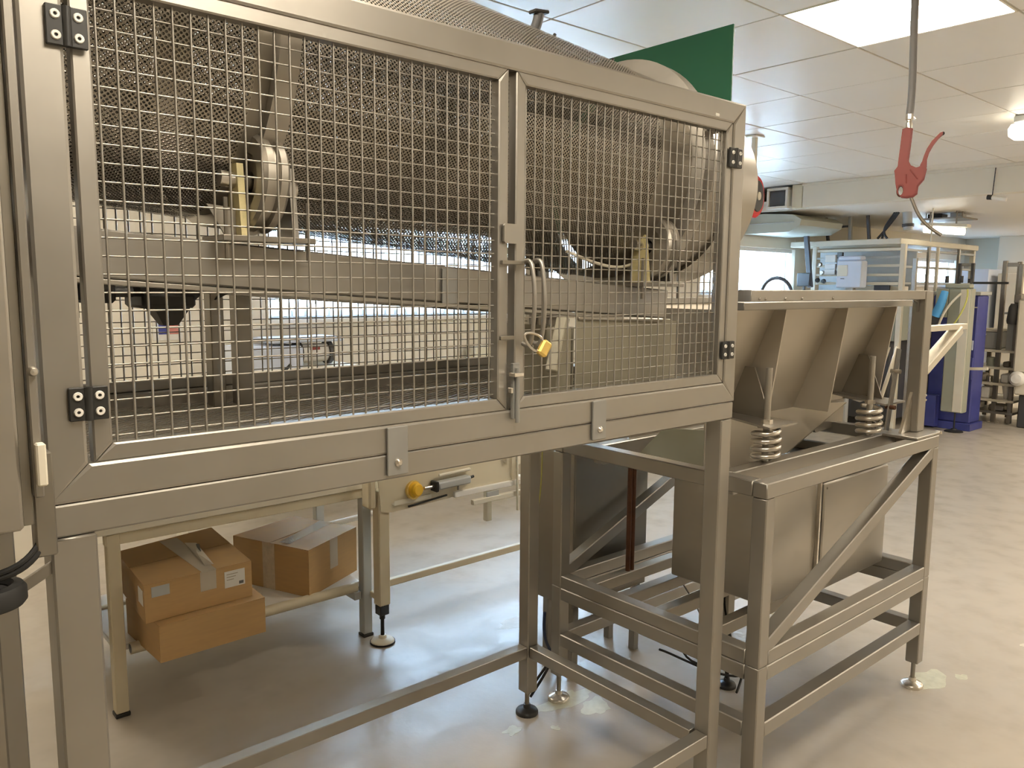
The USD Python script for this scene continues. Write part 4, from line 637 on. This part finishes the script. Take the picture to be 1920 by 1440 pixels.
part(bm, 'pale_strip', B(9.072, 9.079, 3.11, 3.22, 1.30, 1.312, .001), 'ivory_paint', smooth=False); part(bm, 'blue_hatch', B(9.06, 9.079, 3.11, 3.20, .55, .78, .003), 'blue_paint'); part(bm, 'step_box', B(8.95, 9.05, 3.40, 3.62, .02, .36, .006), 'blue_paint'); part(bm, 'cross_rail', bar((9.04, 3.20, .66), (9.04, 2.95, .68), .025, .03), 'ivory_paint'); part(bm, 'glass_hatch', B(9.065, 9.079, 3.12, 3.17, .86, .96, .002), 'pale_blue')
# black wire frame between the column and the rack
fr = thing('black_rail_frame', 'thin dark frame with a long black bar between the blue machine and the rack', 'frame', (9.5, 3.2, 0))
for y in (3.43, 3.30): part(fr, 'upright', B(9.44, 9.48, y, y + .03, 1.48 if y > 3.4 else 0, 1.775, .003), 'charcoal')
part(fr, 'top_bar', B(9.445, 9.475, 3.331, 3.429, 1.745, 1.775, .003), 'steel_dark'); part(fr, 'long_bar', B(9.445, 9.475, 2.96, 3.299, 1.55, 1.575, .003), 'black_plastic')
rk = thing('parts_rack', 'open steel rack with four shelves of white machine parts at the far right', 'rack', (9.9, 3.15, 0))
for y, z in ((3.12, 1.81), (2.96, 1.77), (3.36, .86)):
    for x in (9.88, 10.35): part(rk, 'rack_post', B(x, x + .045, y, y + .045, .01, z, .004), 'steel_dark')
part(rk, 'rack_top', B(9.885, 9.92, 3.006, 3.119, 1.745, 1.785, .003), 'steel_dark')
for z in (.81, .62, .44, .255, .12): part(rk, 'rack_shelf', B(9.87, 10.40, 2.94, 3.415, z - .014, z + .014, .003), 'ivory_paint' if z > .2 else 'steel')
part(rk, 'foot_plate', B(9.85, 9.95, 3.10, 3.19, 0, .0099, .002), 'steel_bright')
rng = np.random.default_rng(9)
for k, (y0, y1, z0, h, m, sh_, lab) in enumerate([(3.30, 3.38, .635, .12, 'pale_blue', 0, 'pale blue cylinder part at the left of the second rack shelf'), (3.17, 3.27, .635, .10, 'grey_green', 0, 'dark green cylinder part on the second rack shelf'), (3.02, 3.09, .635, .06, 'steel_dark', 1, 'flat dark part on the second rack shelf behind the post'),
                                             (3.20, 3.29, .27, .13, 'white_paint', 1, 'white angular part on the fourth rack shelf'), (3.19, 3.26, .455, .07, 'steel_bright', 0, 'shiny round part on the third rack shelf'), (3.28, 3.37, .456, .09, 'steel', 1, 'grey block on the third rack shelf'), (3.02, 3.10, .455, .10, 'white_paint', 1, 'white block on the third rack shelf at the right'),
                                             (3.01, 3.10, .27, .15, 'white_paint', 2, 'white funnel shaped part on the fourth rack shelf'), (3.30, 3.38, .135, .08, 'ivory_paint', 1, 'cream block on the bottom rack shelf'), (3.04, 3.20, .135, .07, 'steel', 1, 'grey tray on the bottom rack shelf')]):
    cy = (y0 + y1) / 2; r = (y1 - y0) / 2
    m_ = lathe([(1e-5, 0), (r, 0), (r, h * .9), (r * .8, h), (1e-5, h)], (9.96, cy, z0), n=20) if sh_ == 0 else (J(B(9.90, 10.1, y0, y1, z0, z0 + h, .012)) if sh_ == 1 else lathe([(1e-5, 0), (r * .4, 0), (r, h), (r * .9, h), (1e-5, h * .4)], (9.98, cy, z0), n=20))
    solo('machine_part', m_, m, lab, 'machine part', 'machine parts on the rack')
cbx = thing('white_bin', 'pale grey bin with a white lid on the top shelf of the rack', 'bin', (10.1, 3.3, .825)); part(cbx, 'bin_body', B(9.95, 10.3, 3.18, 3.36, .825, 1.02, .01), 'grey_paint'); part(cbx, 'bin_lid', B(9.94, 10.31, 3.17, 3.37, 1.0205, 1.05, .004), 'ivory_paint')
wa = thing('white_elbow', 'white bent lever arm in front of the bin on the top rack shelf', 'lever', (9.9, 3.33, .825)); part(wa, 'arm', bar((9.90, 3.385, .83), (9.90, 3.29, 1.0), .03, .028), 'white_paint'); part(wa, 'arm', bar((9.90, 3.30, .95), (9.90, 3.34, .84), .03, .022), 'white_paint')
mt = thing('grey_motor', 'grey motor unit clamped to the right post of the rack', 'motor', (9.8, 2.95, 1.1)); part(mt, 'motor', lathe([(1e-5, 0), (.05, 0), (.06, .03), (.06, .18), (.045, .22), (1e-5, .22)], (9.80, 3.0, 1.12), (0, -.1, 1), 18), 'charcoal'); part(mt, 'motor_cap', B(9.76, 9.86, 2.91, 2.99, 1.345, 1.45, .012), 'steel_dark'); part(mt, 'bracket', B(9.79, 9.84, 2.86, 3.08, 1.225, 1.25, .003), 'grey_paint'); part(mt, 'pale_panel', B(9.95, 9.97, 2.86, 3.09, .80, 1.12, .004), 'grey_paint')
rm = thing('white_machine', 'cream machine housing cropped by the right edge of the picture', 'machine', (10.1, 2.6, 0)); part(rm, 'housing', B(9.7, 10.5, 2.25, 2.93, .60, 1.395, .02), 'ivory_paint'); part(rm, 'round_hub', lathe([(1e-5, .06), (.05, .055), (.08, .02), (.08, 0)], (9.7, 2.87, .54), (-1, 0, 0), 22), 'white_paint'); part(rm, 'skirt', B(9.75, 10.45, 2.30, 2.86, .0, .36, .01), 'charcoal'); part(rm, 'lower_body', B(9.72, 10.48, 2.27, 2.90, .361, .599, .01), 'ivory_paint')
# ceiling things
dk2 = thing('air_duct', 'pale grey green rounded air duct under the bulkhead at the window side', 'duct', (7.8, 4.6, 2.05)); part(dk2, 'duct_body', hull([(x, 4.55 + a * .33, 2.155 + b * .10) for x in (7.45, 8.3) for a, b in ((-1, .2), (-.95, -.35), (-.6, -.95), (1, -1), (1, .9), (.3, 1), (-.7, .75))]), 'duct_paint', smooth=30); part(dk2, 'duct_seam', B(7.44, 7.449, 4.30, 4.86, 2.15, 2.158, .001), 'grey_paint', smooth=False)
vt = thing('vent_box', 'white square vent with a grey grille at the end of the bulkhead', 'vent', (7.3, 4.38, 2.28)); part(vt, 'vent_frame', J(B(7.25, 7.35, 4.27, 4.50, 2.275, 2.30), B(7.25, 7.35, 4.27, 4.50, 2.455, 2.48), B(7.25, 7.35, 4.27, 4.295, 2.30, 2.455), B(7.25, 7.35, 4.475, 4.50, 2.30, 2.455)), 'white_paint'); part(vt, 'grille', B(7.27, 7.34, 4.296, 4.474, 2.301, 2.454, .001), 'charcoal', smooth=False); part(vt, 'vent_post', B(7.28, 7.38, 4.13, 4.24, ZL, ZC - .002, .004), 'cream_paint')
sd = thing('ceiling_sensor', 'short white tube sensor with a black end under the bulkhead', 'sensor', (7.2, 2.38, 2.2)); part(sd, 'sensor_body', cyl((7.19, 2.42, 2.232), (7.19, 2.315, 2.208), .018, 14), 'white_paint'); part(sd, 'sensor_end', cyl((7.19, 2.455, 2.236), (7.19, 2.42, 2.232), .020, 14), 'black_plastic'); part(sd, 'sensor_wire', cyl((7.235, 2.435, 2.245), (7.265, 2.435, 2.48), .004, 6), 'charcoal')
for k, (a, b, lab) in enumerate([((8.30, 3.84, 2.006), 0, 'left'), ((8.30, 3.79, 2.006), .02, 'middle'), ((8.30, 3.74, 2.006), .04, 'right')]):
    solo('drop_cable', tube(spline([(8.35, 3.66 + b, ZL - .002), (8.34, 3.70 + b, 2.20), (8.32, 3.76 + b * .5, 2.11), a], 16), .012, 7), 'black_rubber', lab + ' one of three black cables dropping from the low ceiling to the canopy', 'cable', 'cables above the canopy')
dp = thing('drop_pipe', 'grey stub pipe under the low ceiling beside the black cables', 'pipe', (8.4, 3.58, 2.1)); part(dp, 'pipe', cyl((8.4, 3.58, 2.09), (8.4, 3.60, ZL - .001), .045, 16), 'grey_paint'); part(dp, 'pipe_clamp', ring(.046, .055, 0, .03, (8.4, 3.583, 2.12), (0, .05, 1), 18), 'charcoal')
hgr = thing('hanger_frame', 'thin dark hanger frame between the canopy and the low ceiling', 'frame', (8.5, 4.3, 2.0))
for y, ya in ((4.50, 4.46), (4.03, 4.00)): part(hgr, 'hanger', bar((8.5, y + .02, ZL - .001), (8.5, ya + .02, 2.006), .03, .03), 'charcoal')
part(hgr, 'hanger', bar((8.5, 4.24, ZL - .001), (8.5, 4.23, 2.006), .035, .035), 'grey_paint'); part(hgr, 'cross_hanger', bar((8.5, 4.51, 2.155), (8.5, 4.26, 2.165), .022, .022), 'charcoal')
tr = thing('cable_tray', 'steel cable tray with dark boxes under the low ceiling', 'cable tray', (8.9, 3.4, 2.2)); part(tr, 'tray', B(8.7, 9.1, 3.18, 3.56, 2.205, 2.22, .002), 'steel_dark'); part(tr, 'junction_box', B(8.75, 8.9, 3.40, 3.54, 2.221, 2.262, .004), 'black_plastic'); part(tr, 'junction_box', B(8.75, 8.9, 3.22, 3.32, 2.221, 2.262, .004), 'grey_paint')
for y in (3.19, 3.54): part(tr, 'tray_hanger', cyl((8.72, y, 2.22), (8.72, y, ZL - .001), .006, 6), 'steel')
pc = solo('pull_cord', cyl((8.2, 3.27, 1.95), (8.2, 3.27, ZL - .001), .008, 8), 'ivory_paint', 'pale cord hanging straight down in front of the tube lamp', 'cord')
ld = solo('leaning_ladder_rail', bar((8.2, 4.60, 2.24), (8.2, 4.50, 1.50), .04, .05), 'charcoal', 'dark leaning post at the left end of the packing machine', 'post')
cp = solo('wall_cabinet', B(12.6, 13.3, 4.2, 4.6, 0, 1.78, .01), 'pale_blue', 'pale tall cabinet against the far end wall behind the rack', 'cabinet'); dr_ = solo('wall_panel', B(12.7, 13.3, 3.85, 4.12, 0, 1.72, .01), 'wall_paint', 'cream upright panel beside the pale far cabinet', 'panel')
